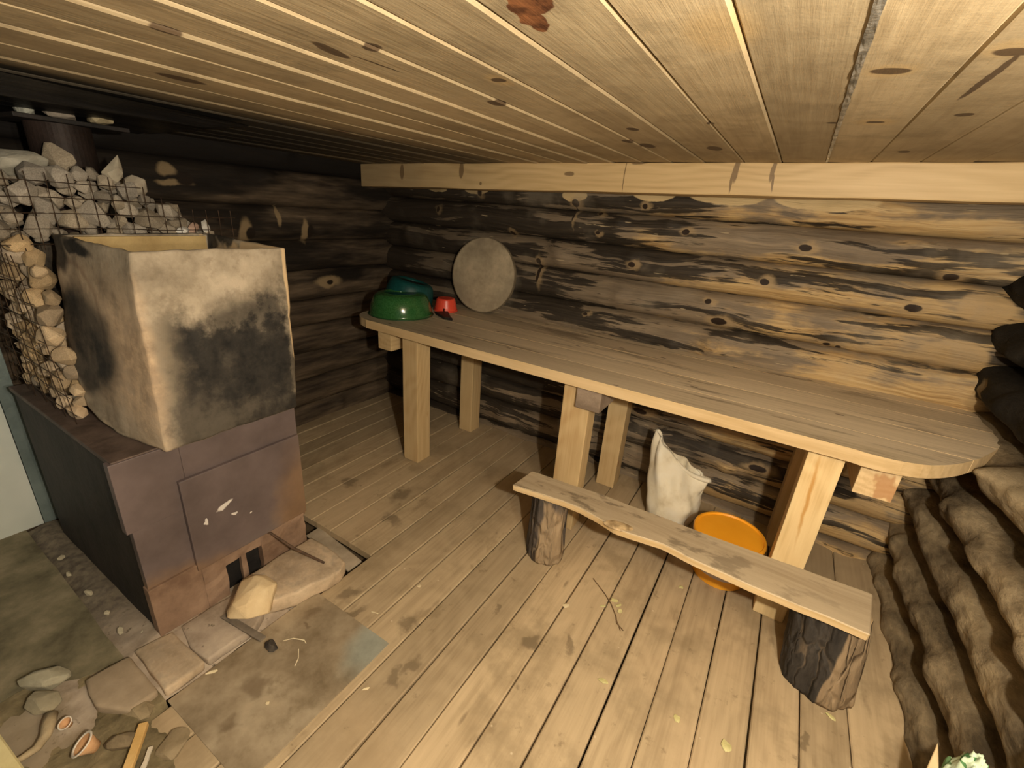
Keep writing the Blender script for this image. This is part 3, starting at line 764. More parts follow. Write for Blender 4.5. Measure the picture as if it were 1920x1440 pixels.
mk('firebox_side', box(-2.62, -1.69, .425, .44, 0, .765, .002), SIDE, t, label='soot black side wall')
mk('firebox_back', box(-2.62, -1.70, .44, 1.02, 0, .75, .002), BLACK, t)
mk('top_plate', box(-2.62, -1.66, .415, 1.035, .752, .77, .003), TOPM, t, label='brown top plate')
mk('front_frame', join(box(-1.69, -1.655, .405, .60, .50, .765, .003), box(-1.69, -1.655, .60, 1.04, .60, .765, .003), box(-1.69, -1.658, .42, .60, .25, .50, .002), box(-1.69, -1.662, .60, 1.04, .20, .60, 0)), PURP.m, t)
dr = mk('door_panel', box(-1.662, -1.640, .572, 1.035, .225, .625, .004), PURP.m, t)
mk('lower_plate', box(-1.69, -1.648, .415, .585, 0, .252, .003), RUST, t, label='rust brown lower plate')
mk('ash_door_frame', fine(join(box(-1.69, -1.650, .585, .672, 0, .225, .003), box(-1.69, -1.655, .82, 1.03, 0, .225, .003), box(-1.69, -1.655, .672, .82, .17, .225, .002), box(-1.685, -1.66, .735, .755, .02, .17, .002)), .03, .006, 22, 3, .003, 60), RUST, t)
mk('ash_opening', box(-1.73, -1.69, .672, .82, 0.02, .17, 0), BLACK, t, label='black ash opening')
t = thing('water_tank', 'tall rust and soot stained pale water tank sitting on the stove', 'tank', (-1.85, .8, .772))
N = NT('limed_sooty_tank', .75)
n1 = N.noise(N.P, 5, 6, .65); n2 = N.noise(N.P, 22, 5, .65)
# coordinates are relative to the tank base (-1.85, .8, .772)
c = N.ramp(n1, (.32, (.18, .145, .10)), (.5, (.37, .31, .225)), (.66, (.52, .44, .33)))
c = N.mix(N.mr(n2, .50, .66, 0, .45), c, (.22, .175, .12))
so_a = N.ma('MAXIMUM', N.spots(N.P, [(.02, .08, .19, .26), (-.02, .20, .15, .20), (.08, .12, .15, .26), (.05, .36, .15, .13), (.15, .34, .06, .17), (.19, .20, .05, .14), (.0, .0, .2, .10)], 'yz', lo=.62, hi=1.2, wob=.09, wsc=9), 0)
Xc, Yc, Zc = N.sep(N.P)
nn = N.ma('SUBTRACT', n1, .5)
fz = N.ma('MULTIPLY', N.mr(N.ma('ADD', Yc, N.ma('MULTIPLY', nn, .30)), -.25, -.15), N.mr(N.ma('ADD', Zc, N.ma('MULTIPLY', nn, .55)), .33, .50, 1, 0))
fz = N.ma('MULTIPLY', fz, N.mr(N.ma('ADD', Yc, N.ma('MULTIPLY', nn, .12)), .20, .235, 1, .1))
so = N.ma('MAXIMUM', N.ma('MULTIPLY', so_a, .8), fz)
onf = N.mr(N.sep(N.n('ShaderNodeNewGeometry').outputs['Normal'])[0], .5, .8)
so = N.ma('MULTIPLY', so, onf)
so2 = N.ma('MULTIPLY', N.spots(N.P, [(-.12, .30, .19, .19), (-.22, .32, .15, .20), (-.16, .20, .11, .10), (-.37, .30, .07, .30), (-.15, .61, .13, .025, -10), (-.30, .58, .09, .07)], 'xz', lo=.6, hi=1.15, wob=.08, wsc=9), N.ma('SUBTRACT', 1.0, onf))
soot = N.ma('ADD', so, so2, clamp=True)
edge = N.spots(N.P, [(-.256, .30, .055, .45)], 'yz', lo=.2, hi=1.0, wob=.04)
c = N.mix(N.ma('MULTIPLY', edge, N.mr(n2, .35, .6, .4, .85)), c, N.ramp(n2, (.35, (.46, .29, .17)), (.65, (.66, .50, .33))))
arc = N.spots(N.P, [(-.20, .36, .19, .20)], 'xz', lo=.92, hi=1.0, wob=.03)
arc2 = N.spots(N.P, [(-.20, .36, .19, .20)], 'xz', lo=1.0, hi=1.10, wob=.03)
c = N.mix(N.ma('MULTIPLY', N.ma('SUBTRACT', arc2, arc), .55), c, (.26, .17, .11))
c = N.mix(N.ma('MULTIPLY', soot, N.mr(n1, .40, .62, 1, .85)), c, N.ramp(n2, (.3, (.009, .0085, .008)), (.75, (.036, .032, .027))))
ed2 = N.spots(N.P, [(.235, .35, .012, .5)], 'yz', lo=.6, hi=1.0, wob=.015, wsc=20)
c = N.mix(ed2, c, (.62, .46, .27))
N.col(c); N.bump(n2, .35, .008); N.bump(n1, .2, .02); TANK = N.m
lv = []      # (z, [A near right, B far right, C far left, D near left])
for z, A, B, C, D in ((.773, (-1.60, .545), (-1.60, 1.012), (-1.93, 1.0), (-1.86, .505)), (.785, (-1.597, .542), (-1.597, 1.018), (-1.97, 1.0), (-1.97, .497)), (.82, (-1.600, .543), (-1.598, 1.02), (-2.03, 1.01), (-2.055, .497)), (.95, (-1.603, .547), (-1.600, 1.03), (-2.09, 1.02), (-2.125, .505)),
                      (1.15, (-1.612, .558), (-1.603, 1.035), (-2.14, 1.04), (-2.15, .53)), (1.30, (-1.622, .566), (-1.605, 1.042), (-2.17, 1.055), (-2.165, .55)), (1.405, (-1.635, .577), (-1.606, 1.048), (-2.20, 1.075), (-2.20, .565))):
    lv.append((z, A, B, C, D))
V = []; F = []
def ring(z, q, ins=0.0):
    cx_, cy_ = sum(p[0] for p in q) / 4, sum(p[1] for p in q) / 4
    out = []
    for i in range(4):
        a, b = q[i], q[(i + 1) % 4]
        a = (a[0] + (cx_ - a[0]) * ins, a[1] + (cy_ - a[1]) * ins); b = (b[0] + (cx_ - b[0]) * ins, b[1] + (cy_ - b[1]) * ins)
        for k in range(8): out.append((a[0] + (b[0] - a[0]) * k / 8, a[1] + (b[1] - a[1]) * k / 8, z))
    return out
for z, *q in lv: V += ring(z, q)
rings = len(lv)
V += ring(1.405, lv[-1][1:], .07); V += ring(1.2, lv[-2][1:], .09); V += ring(.85, lv[3][1:], .10)
rings += 3
for k in range(rings - 1):
    for i in range(32): F.append((k * 32 + i, k * 32 + (i + 1) % 32, (k + 1) * 32 + (i + 1) % 32, (k + 1) * 32 + i))
F.append(tuple(range(32))[::-1]); F.append(tuple((rings - 1) * 32 + i for i in range(32)))
vf = fine(bevel_vf((V, F), .008, 2, .9), .035, .006, 8, 3, .004, 26)
mk('tank_shell', vf, TANK, t, smooth=True)
mk('inner_lining', box(-2.155, -2.140, .61, 1.035, 1.12, 1.400, .002), simple('ochre_scale', (.42, .29, .12), (.60, .44, .20), 8, .7), t, label='ochre yellow lining inside the tank')

# ------------------------------------------------------------------ chimney and wire cage of stones
t = thing('stove_pipe', 'short wide sooty stove pipe rising out of the stones to the ceiling', 'chimney', (-2.50, .75, .8))
mk('pipe', lathe([(0, .8), (.095, .8), (.095, 1.77), (0, 1.77)], 40, (-2.50, .75, 0)), simple('brown_black_pipe', (.018, .012, .010), (.06, .038, .030), 5, .6, .2), t)
mk('flange', box(-2.63, -2.37, .60, .93, 1.77, 1.785, .003), SIDE, t)
for i, (x, y, sx, sy, c0_, c1_, lab) in enumerate(((-2.50, .665, .05, .035, (.50, .50, .42), (.68, .68, .58), 'small white brick chip on the pipe plate under the ceiling'),
                                     (-2.49, .765, .055, .065, (.24, .20, .16), (.40, .34, .27), 'grey flat stone in the middle of the pipe plate under the ceiling'),
                                     (-2.46, .87, .06, .045, (.42, .34, .20), (.62, .52, .32), 'yellowish flat brick chip at the right end of the pipe plate'))):
    V, F = rock(sx, sy, .026, 40 + i, 26)
    mz = min(v[2] for v in V)
    mk('stone_chip', ([(v[0] + x, v[1] + y, v[2] - mz + 1.786) for v in V], F), simple('chip_%s' % 'abc'[i], c0_, c1_, 20, .8), origin=(x, y, 1.786), label=lab, cat='stone', smooth=False)
def m_stone(name, a, b):
    N = NT(name, .8)
    n = N.noise(N.P, 14, 6, .65); oi = N.n('ShaderNodeObjectInfo').outputs['Random']
    c = N.ramp(n, (.3, a), (.7, b))
    h = N.n('ShaderNodeHueSaturation'); N.put(h.inputs['Color'], c); N.put(h.inputs['Value'], N.mr(oi, 0, 1, .6, 1.25, smooth=False)); N.put(h.inputs['Saturation'], N.mr(N.ma('FRACT', N.ma('MULTIPLY', oi, 7.0)), 0, 1, .75, 1.2, smooth=False))
    N.col(h.outputs[0]); N.bump(n, .4, .006)
    return N.m
ST1 = m_stone('grey_beige_stone', (.24, .20, .15), (.50, .43, .33)); ST2 = m_stone('tan_stone', (.40, .30, .18), (.68, .52, .34))
rnd = random.Random(5)
protos = {}
def stone_at(p, r, mi, idx, label, group, name='stone', sx=None):
    key = (idx % 10, mi)
    if key not in protos:
        s = random.Random(100 + idx % 10)
        VF = rock(s.uniform(.8, 1.2), s.uniform(.75, 1.1), s.uniform(.65, 1.0), 100 + idx % 10, 20, .10)
        protos[key] = new_mesh(name, VF[0], VF[1], (ST1, ST2)[mi])
    o = bpy.data.objects.new(name, protos[key]); COL.objects.link(o)
    o.location = Vector(p) * K; o.scale = sx or (r, r, r); o.rotation_euler = (rnd.uniform(0, 6), rnd.uniform(0, 6), rnd.uniform(0, 6))
    o['label'] = label; o['category'] = 'stone'
    if group: o['group'] = group
    return o
def fill(test, bounds, rr, limit, mi, label, group, tries=9000):
    pts = []
    for _ in range(tries):
        if len(pts) >= limit: break
        p = Vector([rnd.uniform(*b) for b in bounds])
        if not test(p): continue
        r = rnd.uniform(*rr)
        if all((p - q).length > (r + s) * .74 for q, s in pts): pts.append((p, r))
    for i, (p, r) in enumerate(pts):
        stone_at(p, r * 1.12, mi, i * 7 + len(pts) % 3, label, group)
    return pts
# lower column: beside the tank, behind the front face of the cage
xl_ = lambda z: ip(z, [(.77, -2.60), (.95, -2.60), (1.35, -2.46)])
fill(lambda p: xl_(p.z) < p.x < -2.02 - (p.z - .8) * .28 - .03 + .05 * 0, ((-2.62, -2.0), (.478, .530), (.800, 1.37)), (.026, .048), 130, 1, 'tan stone stacked behind rusty wire mesh in the narrow column left of the tank', 'tan stones in the column left of the tank')
zt_ = lambda y: ip(y, [(.42, 1.60), (.60, 1.64), (.77, 1.64), (.90, 1.55), (.98, 1.50), (1.12, 1.42)])
pipe = lambda p: (Vector((p.x + 2.5, p.y - .75)).length > .13)
fill(lambda p: p.z < zt_(p.y) - .03 and pipe(p), ((-2.30, -2.23), (.44, 1.11), (1.375, 1.66)), (.024, .052), 105, 0, 'grey angular stone heaped inside the wire mesh behind the tank', 'grey stones heaped behind the tank')
fill(lambda p: p.z < zt_(p.y) - .03 and pipe(p), ((-2.66, -2.33), (.46, .52), (1.38, 1.60)), (.030, .055), 40, 0, 'grey stone in the far left side of the mesh cage above the tan column', 'grey stones at the far left of the cage')
fill(lambda p: p.z < zt_(p.y) + .01 and p.z > zt_(p.y) - .08 and pipe(p), ((-2.66, -2.36), (.54, 1.10), (1.35, 1.65)), (.035, .05), 40, 0, 'grey stone on the back crest of the heap around the stove pipe', 'grey stones on the crest around the pipe')
mk('stove_rubble', fine(join(box(-2.66, -2.34, .56, 1.12, .772, 1.36, .01), box(-2.58, -2.1, .56, .62, .772, 1.2, 0)), .08, .012, 9, 4), simple('dark_rubble', (.03, .024, .018), (.10, .08, .058), 16, .9), origin=(-2.45, .8, .772), label='dark packed rubble filling the cage behind the tank', cat='rubble', kind='stuff')
def big(p, sc, rot, mat_i, seed, label):
    V, F = rock(1, 1, 1, seed, 24, .12)
    o = mk('stone', ([Vector((v[0] * sc[0], v[1] * sc[1], v[2] * sc[2])) for v in V], F), simple('pale_stone_%s' % 'abcdefgh'[seed % 8], *mat_i, 14, .8), origin=(0, 0, 0), label=label, cat='stone')
    o.location = Vector(p) * K; o.rotation_euler = rot
    return o
big((-2.36, .585, 1.625), (.07, .085, .055), (.1, .2, .1), ((.36, .33, .26), (.52, .49, .40)), 201, 'largest pale grey stone on top of the heap beside the pipe')
big((-2.25, .80, 1.625), (.028, .035, .062), (-.35, .1, 0), ((.36, .31, .23), (.54, .48, .36)), 202, 'pointed upright pale stone on the heap right of the pipe')
big((-2.245, .865, 1.575), (.035, .045, .045), (.3, .5, 0), ((.34, .29, .22), (.52, .45, .34)), 203, 'rounded pale stone just below and right of the pointed one')
big((-2.22, 1.08, 1.43), (.016, .02, .032), (0, 0, .4), ((.60, .57, .50), (.72, .69, .62)), 204, 'small white upright chip at the right end of the stone heap')
big((-2.22, 1.03, 1.425), (.018, .035, .022), (.5, 0, .4), ((.42, .27, .20), (.55, .38, .29)), 205, 'small pinkish broken stone beside the white chip')
big((-2.21, .985, 1.415), (.02, .035, .018), (.3, 0, .2), ((.62, .60, .55), (.78, .76, .70)), 206, 'small bright white stone just above the tank rim')
big((-2.08, .47, .80), (.055, .03, .026), (.1, .1, .2), ((.52, .38, .24), (.68, .52, .35)), 207, 'salmon coloured stone at the foot of the column next to the tank')
WIRE = simple('rusty_wire', (.035, .022, .015), (.10, .06, .035), 20, .6, .6)
t = thing('wire_mesh_cage', 'rusty wire mesh cage holding the stove stones', 'mesh', (-2.35, .46, .772))
W1 = []; 
for i in range(10):
    z = .81 + i * .062
    p = [(x, .452 + .008 * noise.noise(Vector((x * 9, z * 7, 1))), z + .008 * noise.noise(Vector((x * 6, z * 3, 0)))) for x in [xl_(z) - .03 + (-2.02 - (z - .8) * .25 - xl_(z) + .03) * k / 8 for k in range(9)]]
    W1.append(tube(p, .0014, 5))
for i in range(7):
    u = i / 6
    p = [((xl_(z) - .02) * (1 - u) + (-2.03 - (z - .8) * .25) * u, .450 + .006 * noise.noise(Vector((u * 9, z * 7, 1))), z) for z in [.775 + k * .063 for k in range(10)]]
    W1.append(tube(p, .0014, 5))
mk('side_mesh', join(*W1), WIRE, t, kind='stuff')
W2 = []
for z in (1.37, 1.42, 1.47, 1.52, 1.57):
    ym = 1.20 if z < 1.5 else (.98 if z < 1.55 else .86)
    W2.append(tube([(-2.20 + .006 * noise.noise(Vector((y * 9, z, 2))), y, z + .008 * noise.noise(Vector((y * 5, z * 3, 5)))) for y in [.43 + (ym - .43) * k / 12 for k in range(13)]], .0014, 5))
for k in range(15):
    y = .44 + k * .053
    zt2 = min(1.60, zt_(y) + .0) if y < 1.0 else 1.50
    W2.append(tube([(-2.198, y + .010 * noise.noise(Vector((y * 9, z, 2))), z) for z in [1.35 + (zt2 - 1.35) * q / 5 for q in range(6)]], .0014, 5))
mk('front_mesh', join(*W2), WIRE, t, kind='stuff')

# ------------------------------------------------------------------ metal sheets
N = NT('smoky_ceiling_sheet', .45, .3)
n1 = N.noise(N.st(N.P, (14, 1.2, 3)), 1, 4, .6)
N.col(N.ramp(n1, (.42, (.008, .008, .009)), (.62, (.03, .028, .028)), (.80, (.15, .15, .15))))
N.bump(n1, .6, .02)
V = []; F = []; nx, ny = 60, 60
for k in range(nx + 1):
    for j in range(ny + 1):
        y = -.30 + 1.43 * j / ny; x = -2.95 + (1.20 - .16 * max(0, y - .3)) * k / nx
        fold = math.exp(-((x + 2.04 - .10 * (y - .6)) / .035) ** 2) * (1 if y < 1.02 else max(0, 1 - (y - 1.02) / .1))
        V.append((x, y, cz(x) - .022 - .020 * fold - .005 * noise.noise(Vector((x * 7, y * 2.5, 0)))))
V2 = [(x, y, z + .0015) for x, y, z in V]; n = len(V); W = ny + 1
for k in range(nx):
    for j in range(ny):
        a = k * W + j; F.append((a, a + 1, a + 1 + W, a + W)); F.append((n + a, n + a + W, n + a + 1 + W, n + a + 1))
mk('ceiling_heat_shield', (V + V2, F), N.m, origin=(-2.3, .5, cz(-2.3)), smooth=True, label='smoke blackened metal sheet with a grey fold nailed under the ceiling above the stove', cat='sheet')
N = NT('pale_wall_sheet', .45, .15)
Z = N.sep(N.P)[2]
N.col(N.ramp(N.noise(N.P, 2.0, 4), (.35, (.62, .68, .64)), (.65, (.80, .84, .78))))  # bluish reflected light put into the sheet's base colour
t = thing('wall_heat_shield', 'pale bluish metal sheet standing against the left wall beside the stove', 'sheet', (-2.79, .1, .02))
mk('sheet', box(-2.785, -2.775, -.70, .40, .02, 1.30, .002), N.m, t)
mk('folded_edge', box(-2.785, -2.770, .402, .455, .02, 1.30, .002), simple('blue_grey_shaded_edge', (.13, .17, .17), (.24, .30, .29), 4, .5, .3), t, label='blue grey folded edge with painted shade')  # shade on the sheet's side band painted as a darker blue grey
N = NT('dusty_floor_sheet', .5, .25)
n1 = N.noise(N.P, 3.5, 6, .65)
c = N.ramp(n1, (.36, (.22, .17, .105)), (.5, (.37, .30, .205)), (.64, (.50, .42, .30)))
c = N.mix(N.mr(N.noise(N.P, 9, 5, .7), .52, .7, 0, .5), c, (.20, .155, .09))
c = N.mix(N.ma('MULTIPLY', N.spots(N.P, [(.17, .24, .10, .16, 20)], lo=.2, hi=1.2, wob=.08), .85), c, N.ramp(n1, (.35, (.27, .30, .26)), (.7, (.50, .54, .48))))  # blue light on the corner painted into the plate colour
c = N.mix(N.ma('MULTIPLY', N.spots(N.P, [(.02, -.20, .035, .03), (-.13, .22, .05, .03, 50), (-.10, .17, .02, .015), (-.03, -.08, .06, .04)], lo=.4, hi=1.2, wob=.14), .6), c, (.17, .12, .07))
N.col(c); N.bump(n1, .15, .01)
t = mk('floor_heat_plate', box(-1.405, -.968, .325, .888, .001, .0045, .001), N.m, origin=(-1.19, .6, 0), label='thin dusty metal plate on the floor in front of the stove with blue light painted on one corner', cat='plate')
N = NT('grey_cement_sheet', .85)
n1 = N.noise(N.P, 4, 6, .65)
N.col(N.ramp(n1, (.36, (.10, .088, .053)), (.5, (.20, .175, .108)), (.64, (.31, .265, .175)))); N.bump(n1, .3, .012); CEM = N.m
mk('cement_sheet', fine(prism([(-3.0, -.72), (-1.85, -.72), (-1.80, .10), (-1.70, .20), (-1.665, .308), (-2.38, .330), (-2.75, .335), (-3.0, .34)], .0, .022), .12, .005, 5, 2), CEM, origin=(-2.3, 0, 0), label='large olive grey dusty cement sheet on the floor left of the stove', cat='sheet')
V = []; F = []
for k in range(81):
    y = .30 + 2.12 * k / 80; wd = .0075 - .004 * k / 80 + .002 * noise.noise(Vector((y * 12, 0, 0)))
    for j in range(4):
        V.append((.010 + (j / 3 - .5) * 2 * wd, y, cz(.01) - .006 - .004 * abs(noise.noise(Vector((y * 30, j * 1.7, 0))))))
V += [(x, y, z + .002) for x, y, z in V]; n = 81 * 4
for k in range(80):
    for j in range(3):
        a = k * 4 + j; F.append((a, a + 1, a + 5, a + 4)); F.append((n + a, n + a + 4, n + a + 5, n + a + 1))
mk('foil_tape', (V, F), simple('crumpled_foil', (.20, .19, .16), (.70, .68, .62), 30, .35, .7), origin=(.01, 1, cz(.01)), label='crumpled silver foil strip tucked in a ceiling board joint', cat='tape')
# ash and rubble bed around the stove foot
def hfield(name, x0, x1, y0, y1, nx, ny, hf, mat, **kw):
    V = [(x0 + (x1 - x0) * i / nx, y0 + (y1 - y0) * j / ny, hf(x0 + (x1 - x0) * i / nx, y0 + (y1 - y0) * j / ny)) for i in range(nx + 1) for j in range(ny + 1)]
    W = ny + 1; F = [(i * W + j, i * W + j + 1, (i + 1) * W + j + 1, (i + 1) * W + j) for i in range(nx) for j in range(ny)]
    return mk(name, (V, F), mat, smooth=True, **kw)
ASH = NT('grey_pink_ash', .95)
n1 = ASH.noise(ASH.P, 8, 6, .65); n2 = ASH.noise(ASH.P, 30, 4, .6)
c = ASH.ramp(n1, (.3, (.25, .20, .15)), (.5, (.40, .33, .26)), (.72, (.52, .44, .35)))
c = ASH.mix(ASH.mr(n2, .62, .70, 0, .8), c, (.10, .08, .06))
X, Y, Z = ASH.sep(ASH.P)
c = ASH.mix(ASH.mr(X, -.05, -.45, 0, .8), c, ASH.ramp(n2, (.35, (.030, .025, .02)), (.7, (.19, .16, .11))))
c = ASH.mix(ASH.mr(ASH.ma('ADD', Y, ASH.ma('MULTIPLY', n1, .3)), -.35, -.25, .6, 0), c, (.27, .22, .14))
ASH.col(c); ASH.bump(n1, .4, .012); ASH.bump(n2, .3, .004)
def ashz(x, y):
    h = .010 + .010 * noise.fractal(Vector((x * 5, y * 5, 2)), 1, 2, 4)
    h += .016 * math.exp(-((x + 1.62) / .12) ** 2) * (1 if .3 < y < 1.0 else .4)
    h += .02 * math.exp(-((y - .40) / .05) ** 2) * (x < -1.65)
    if x > -1.46: h -= .015 * (x + 1.46) / .05
    return h
hfield('ash_bed', -2.76, -1.412, -.70, 1.05, 150, 160, ashz, ASH.m, origin=(-1.6, .6, 0), label='bed of grey pink ash and grit around the foot of the stove', cat='ash', kind='stuff')
# ------------------------------------------------------------------ stones and scraps by the stove mouth
CONC = NT('ashy_concrete', .85)
n1 = CONC.noise(CONC.P, 7, 6, .65); n2 = CONC.noise(CONC.P, 26, 4)
c = CONC.ramp(n1, (.36, (.32, .25, .17)), (.5, (.50, .39, .27)), (.62, (.64, .51, .36)))
Zn = CONC.sep(CONC.n('ShaderNodeNewGeometry').outputs['Normal'])[2]
c = CONC.mix(CONC.ma('MULTIPLY', CONC.mr(Zn, .5, .9), CONC.mr(n2, .40, .70, .1, .6)), c, (.30, .25, .19))
CONC.col(c); CONC.bump(n1, .4, .01)
mk('hearth_slab', fine(bevel_vf(prism([(-1.645, .70), (-1.46, .70), (-1.40, .80), (-1.365, .93), (-1.36, .985), (-1.385, 1.03), (-1.46, 1.05), (-1.645, 1.05)], 0, .075), .012, 2), .04, .008, 9, 5, .003, 40), CONC.m, origin=(-1.5, .9, 0), smooth=True, label='ashy concrete hearth slab at the right foot of the stove', cat='slab')
mk('hearth_slab', fine(bevel_vf(prism([(-1.64, .475), (-1.52, .455), (-1.418, .46), (-1.416, .635), (-1.45, .685), (-1.63, .685)], 0, .040), .008, 2), .04, .006, 9, 15, .003, 40), ASH.m, origin=(-1.5, .6, 0), smooth=True, label='flat ash covered slab in front of the rust brown lower plate', cat='slab')
mk('brick', fine(bevel_vf(prism([(-1.66, .335), (-1.418, .33), (-1.416, .452), (-1.64, .450)], 0, .040), .010, 2), .04, .005, 9, 25, .002, 40), CONC.m, origin=(-1.5, .39, 0), smooth=True, label='dusty brick edging beside the near corner of the thin floor plate', cat='brick')
BRK = simple('dusty_brick', (.30, .235, .16), (.46, .37, .265), 6, .9)
mk('brick', fine(bevel_vf(prism([(-1.655, .20), (-1.53, .185), (-1.43, .24), (-1.425, .315), (-1.64, .318)], 0, .050), .012, 2), .04, .006, 9, 35, .002, 40), BRK, origin=(-1.54, .25, 0), smooth=True, label='chipped dusty brick beside the corner of the cement sheet', cat='brick')
mk('firebrick_lump', fine(xform(rock(.098, .112, .078, 79, 34, .16), Matrix.Translation((-1.492, .672, .092)) @ Matrix.Rotation(.3, 4, 'Z')), .03, .004, 14, 4), simple('cream_firebrick', (.62, .46, .26), (.80, .66, .42), 7, .8), origin=(-1.47, .67, .03), smooth=False, label='cream coloured broken firebrick lump in front of the ash opening', cat='brick')
mk('iron_poker', tube([(-1.69, .83, .232), (-1.64, .86, .215), (-1.56, .90, .15), (-1.44, .965, .082)], [.004, .005, .006, .005], 8), simple('rusty_poker', (.07, .045, .03), (.16, .10, .065), 25, .6, .4), origin=(-1.5, .93, .08), label='thin rusty rod leaning from the door panel onto the concrete slab', cat='rod')
mk('iron_bar', xform(box(-.11, .11, -.012, .012, 0, .008, .002), Matrix.Translation((-1.44, .60, .044)) @ Matrix.Rotation(.12, 4, 'Z')), simple('ashy_bar', (.15, .125, .10), (.28, .24, .19), 12, .7, .2), origin=(-1.44, .6, .044), label='flat ash covered iron bar lying below the firebrick lump', cat='bar')
mk('charcoal_lump', xform(rock(.035, .022, .018, 91, 18), Matrix.Translation((-1.305, .625, .022))), simple('charcoal', (.02, .017, .015), (.09, .075, .06), 30, .8), origin=(-1.305, .625, .006), label='dark charcoal lump at the end of the flat bar', cat='charcoal')
mk('board_scrap', fine(xform(box(-.16, .20, -.038, .038, -.006, .006, .002), Matrix.Translation((-1.62, 1.128, -.035)) @ Matrix.Rotation(-.10, 4, 'Z') @ Matrix.Rotation(math.radians(6), 4, 'X')), .05, .002, 5), simple('grey_lath', (.30, .25, .18), (.48, .40, .30), 9, .8), origin=(-1.6, 1.13, -.04), label='pale board scrap lying in the dark floor gap beside the stove', cat='board')
mk('straw', tube([(-1.30, .668, .006), (-1.27, .69, .018), (-1.235, .712, .010), (-1.22, .708, .008)], .0018, 5), simple('straw_white', (.75, .66, .45), (.85, .78, .6), 30, .7), origin=(-1.27, .69, .005), label='bent pale straw on the thin floor plate near the charcoal lump', cat='straw')
mk('straw', tube([(-1.222, .678, .007), (-1.19, .655, .009), (-1.175, .630, .006)], .0018, 5), simple('straw_white_b', (.75, .66, .45), (.85, .78, .6), 30, .7), origin=(-1.19, .65, .005), label='short straight pale straw on the thin floor plate', cat='straw')
def chip(name, p, sc, rz, mat, label, cat, seed, th=.004):
    V, F = rock(sc[0], sc[1], th, seed, 14, .05)
    mz = min(v[2] for v in V)
    m4 = Matrix.Translation((p[0], p[1], p[2] - mz)) @ Matrix.Rotation(rz, 4, 'Z')
    return mk(name, xform((V, F), m4), mat, origin=(p[0], p[1], p[2]), label=label, cat=cat)
PALE = simple('pale_wood_chip', (.66, .55, .34), (.82, .72, .50), 30, .7); LEAF = simple('pale_dry_leaf', (.50, .46, .20), (.72, .68, .36), 25, .6)
Wc = 'wood chip'
chip('wood_chip', (-.481, 1.451, .001), (.022, .012), .9, PALE, 'pale chip on the floor between the left stump and the leafy twig', Wc, 1)
chip('leaf', (-.219, 1.223, .001), (.022, .012), .1, LEAF, 'small yellow leaf on the floor well in front of the leafy twig', 'leaf', 2)
chip('leaf', (.044, 1.242, .001), (.014, .018), .6, LEAF, 'crumbled leaf on the floor in front of the orange bucket', 'leaf', 3)
chip('leaf', (.20, 1.247, .001), (.022, .024), .2, LEAF, 'broad pale green leaf nearest the bottom edge of the photo', 'leaf', 4)
chip('leaf', (-.078, 1.87, .001), (.014, .014), .2, LEAF, 'tiny pale leaf on the floor just left of the orange bucket', 'leaf', 5)
chip('leaf', (.507, 1.565, .001), (.022, .010), -.5, LEAF, 'dry leaf fragment at the foot of the thicker charred stump', 'leaf', 6)
chip('wood_chip', (-1.119, .955, .001), (.022, .004), .3, PALE, 'thin pale splinter on the floor behind the thin metal plate', Wc, 7)
chip('wood_chip', (-1.07, 1.165, .001), (.014, .010), .3, PALE, 'tiny white chip on the floor right of the dark floor gap', Wc, 8)
chip('wood_chip', (-.905, .715, .001), (.018, .006), .9, PALE, 'pale splinter on the floor right of the bluish plate corner', Wc, 9)
chip('wood_chip', (-1.385, .455, .006), (.022, .008), .9, PALE, 'splinter pair on the thin plate beside the ash covered slab', Wc, 10)
chip('wood_chip', (-1.13, .50, .006), (.009, .008), .2, PALE, 'tiny crumb in the middle of the thin floor plate', Wc, 11)
TW = simple('brown_twig', (.10, .06, .03), (.22, .14, .07), 30, .7)
t = thing('twig', 'thin brown twig with pale leaves on the floor in front of the bench board', 'twig', (-.33, 1.58, .002))
tws = mk('stem', tube([(-.44, 1.672, .004), (-.36, 1.615, .006), (-.315, 1.575, .007), (-.275, 1.525, .006), (-.262, 1.495, .006), (-.228, 1.478, .003)], .0022, 6), TW, t)
mk('side_shoot', tube([(-.27, 1.512, .005), (-.25, 1.488, .006), (-.238, 1.470, .003)], .0016, 6), TW, tws)
for i, (x, y, a, b, rz) in enumerate(((-.315, 1.603, .024, .014, .3), (-.285, 1.590, .020, .009, .9), (-.272, 1.563, .018, .012, 1.6), (-.34, 1.545, .020, .008, .5))):
    V, F = rock(a, b, .0015, 60 + i, 14, .05)
    mk('leaf', xform((V, F), Matrix.Translation((x, y, .006)) @ Matrix.Rotation(rz, 4, 'Z')), LEAF, t)
# ------------------------------------------------------------------ clutter in the near left corner
big((-1.755, .135, .055), (.075, .045, .038), (0, .05, .75), ((.30, .28, .20), (.42, .39, .29)), 211, 'pale grey rock lying on the cement sheet in the near left corner')
big((-1.675, .105, .045), (.055, .045, .030), (0, .1, .5), ((.25, .22, .15), (.36, .32, .22)), 212, 'duller brown rock next to the pale grey rock')
big((-1.44, .255, .022), (.065, .040, .025), (0, 0, .3), ((.20, .155, .09), (.34, .27, .165)), 213, 'flat brown stone behind the yellow wood stick')
big((-1.36, .19, .028), (.05, .03, .028), (0, 0, .8), ((.13, .10, .06), (.26, .20, .12)), 214, 'dark stone beside the upper half of the yellow wood stick')
big((-1.24, .27, .012), (.05, .06, .014), (0, 0, .8), ((.22, .17, .10), (.34, .27, .17)), 215, 'flat earthy stone right of the yellow wood stick')
PEACH = simple('peach_clay', (.50, .27, .12), (.66, .42, .24), 14, .7); WHI = simple('chalky_white_rim', (.68, .60, .50), (.82, .76, .66), 20, .7)
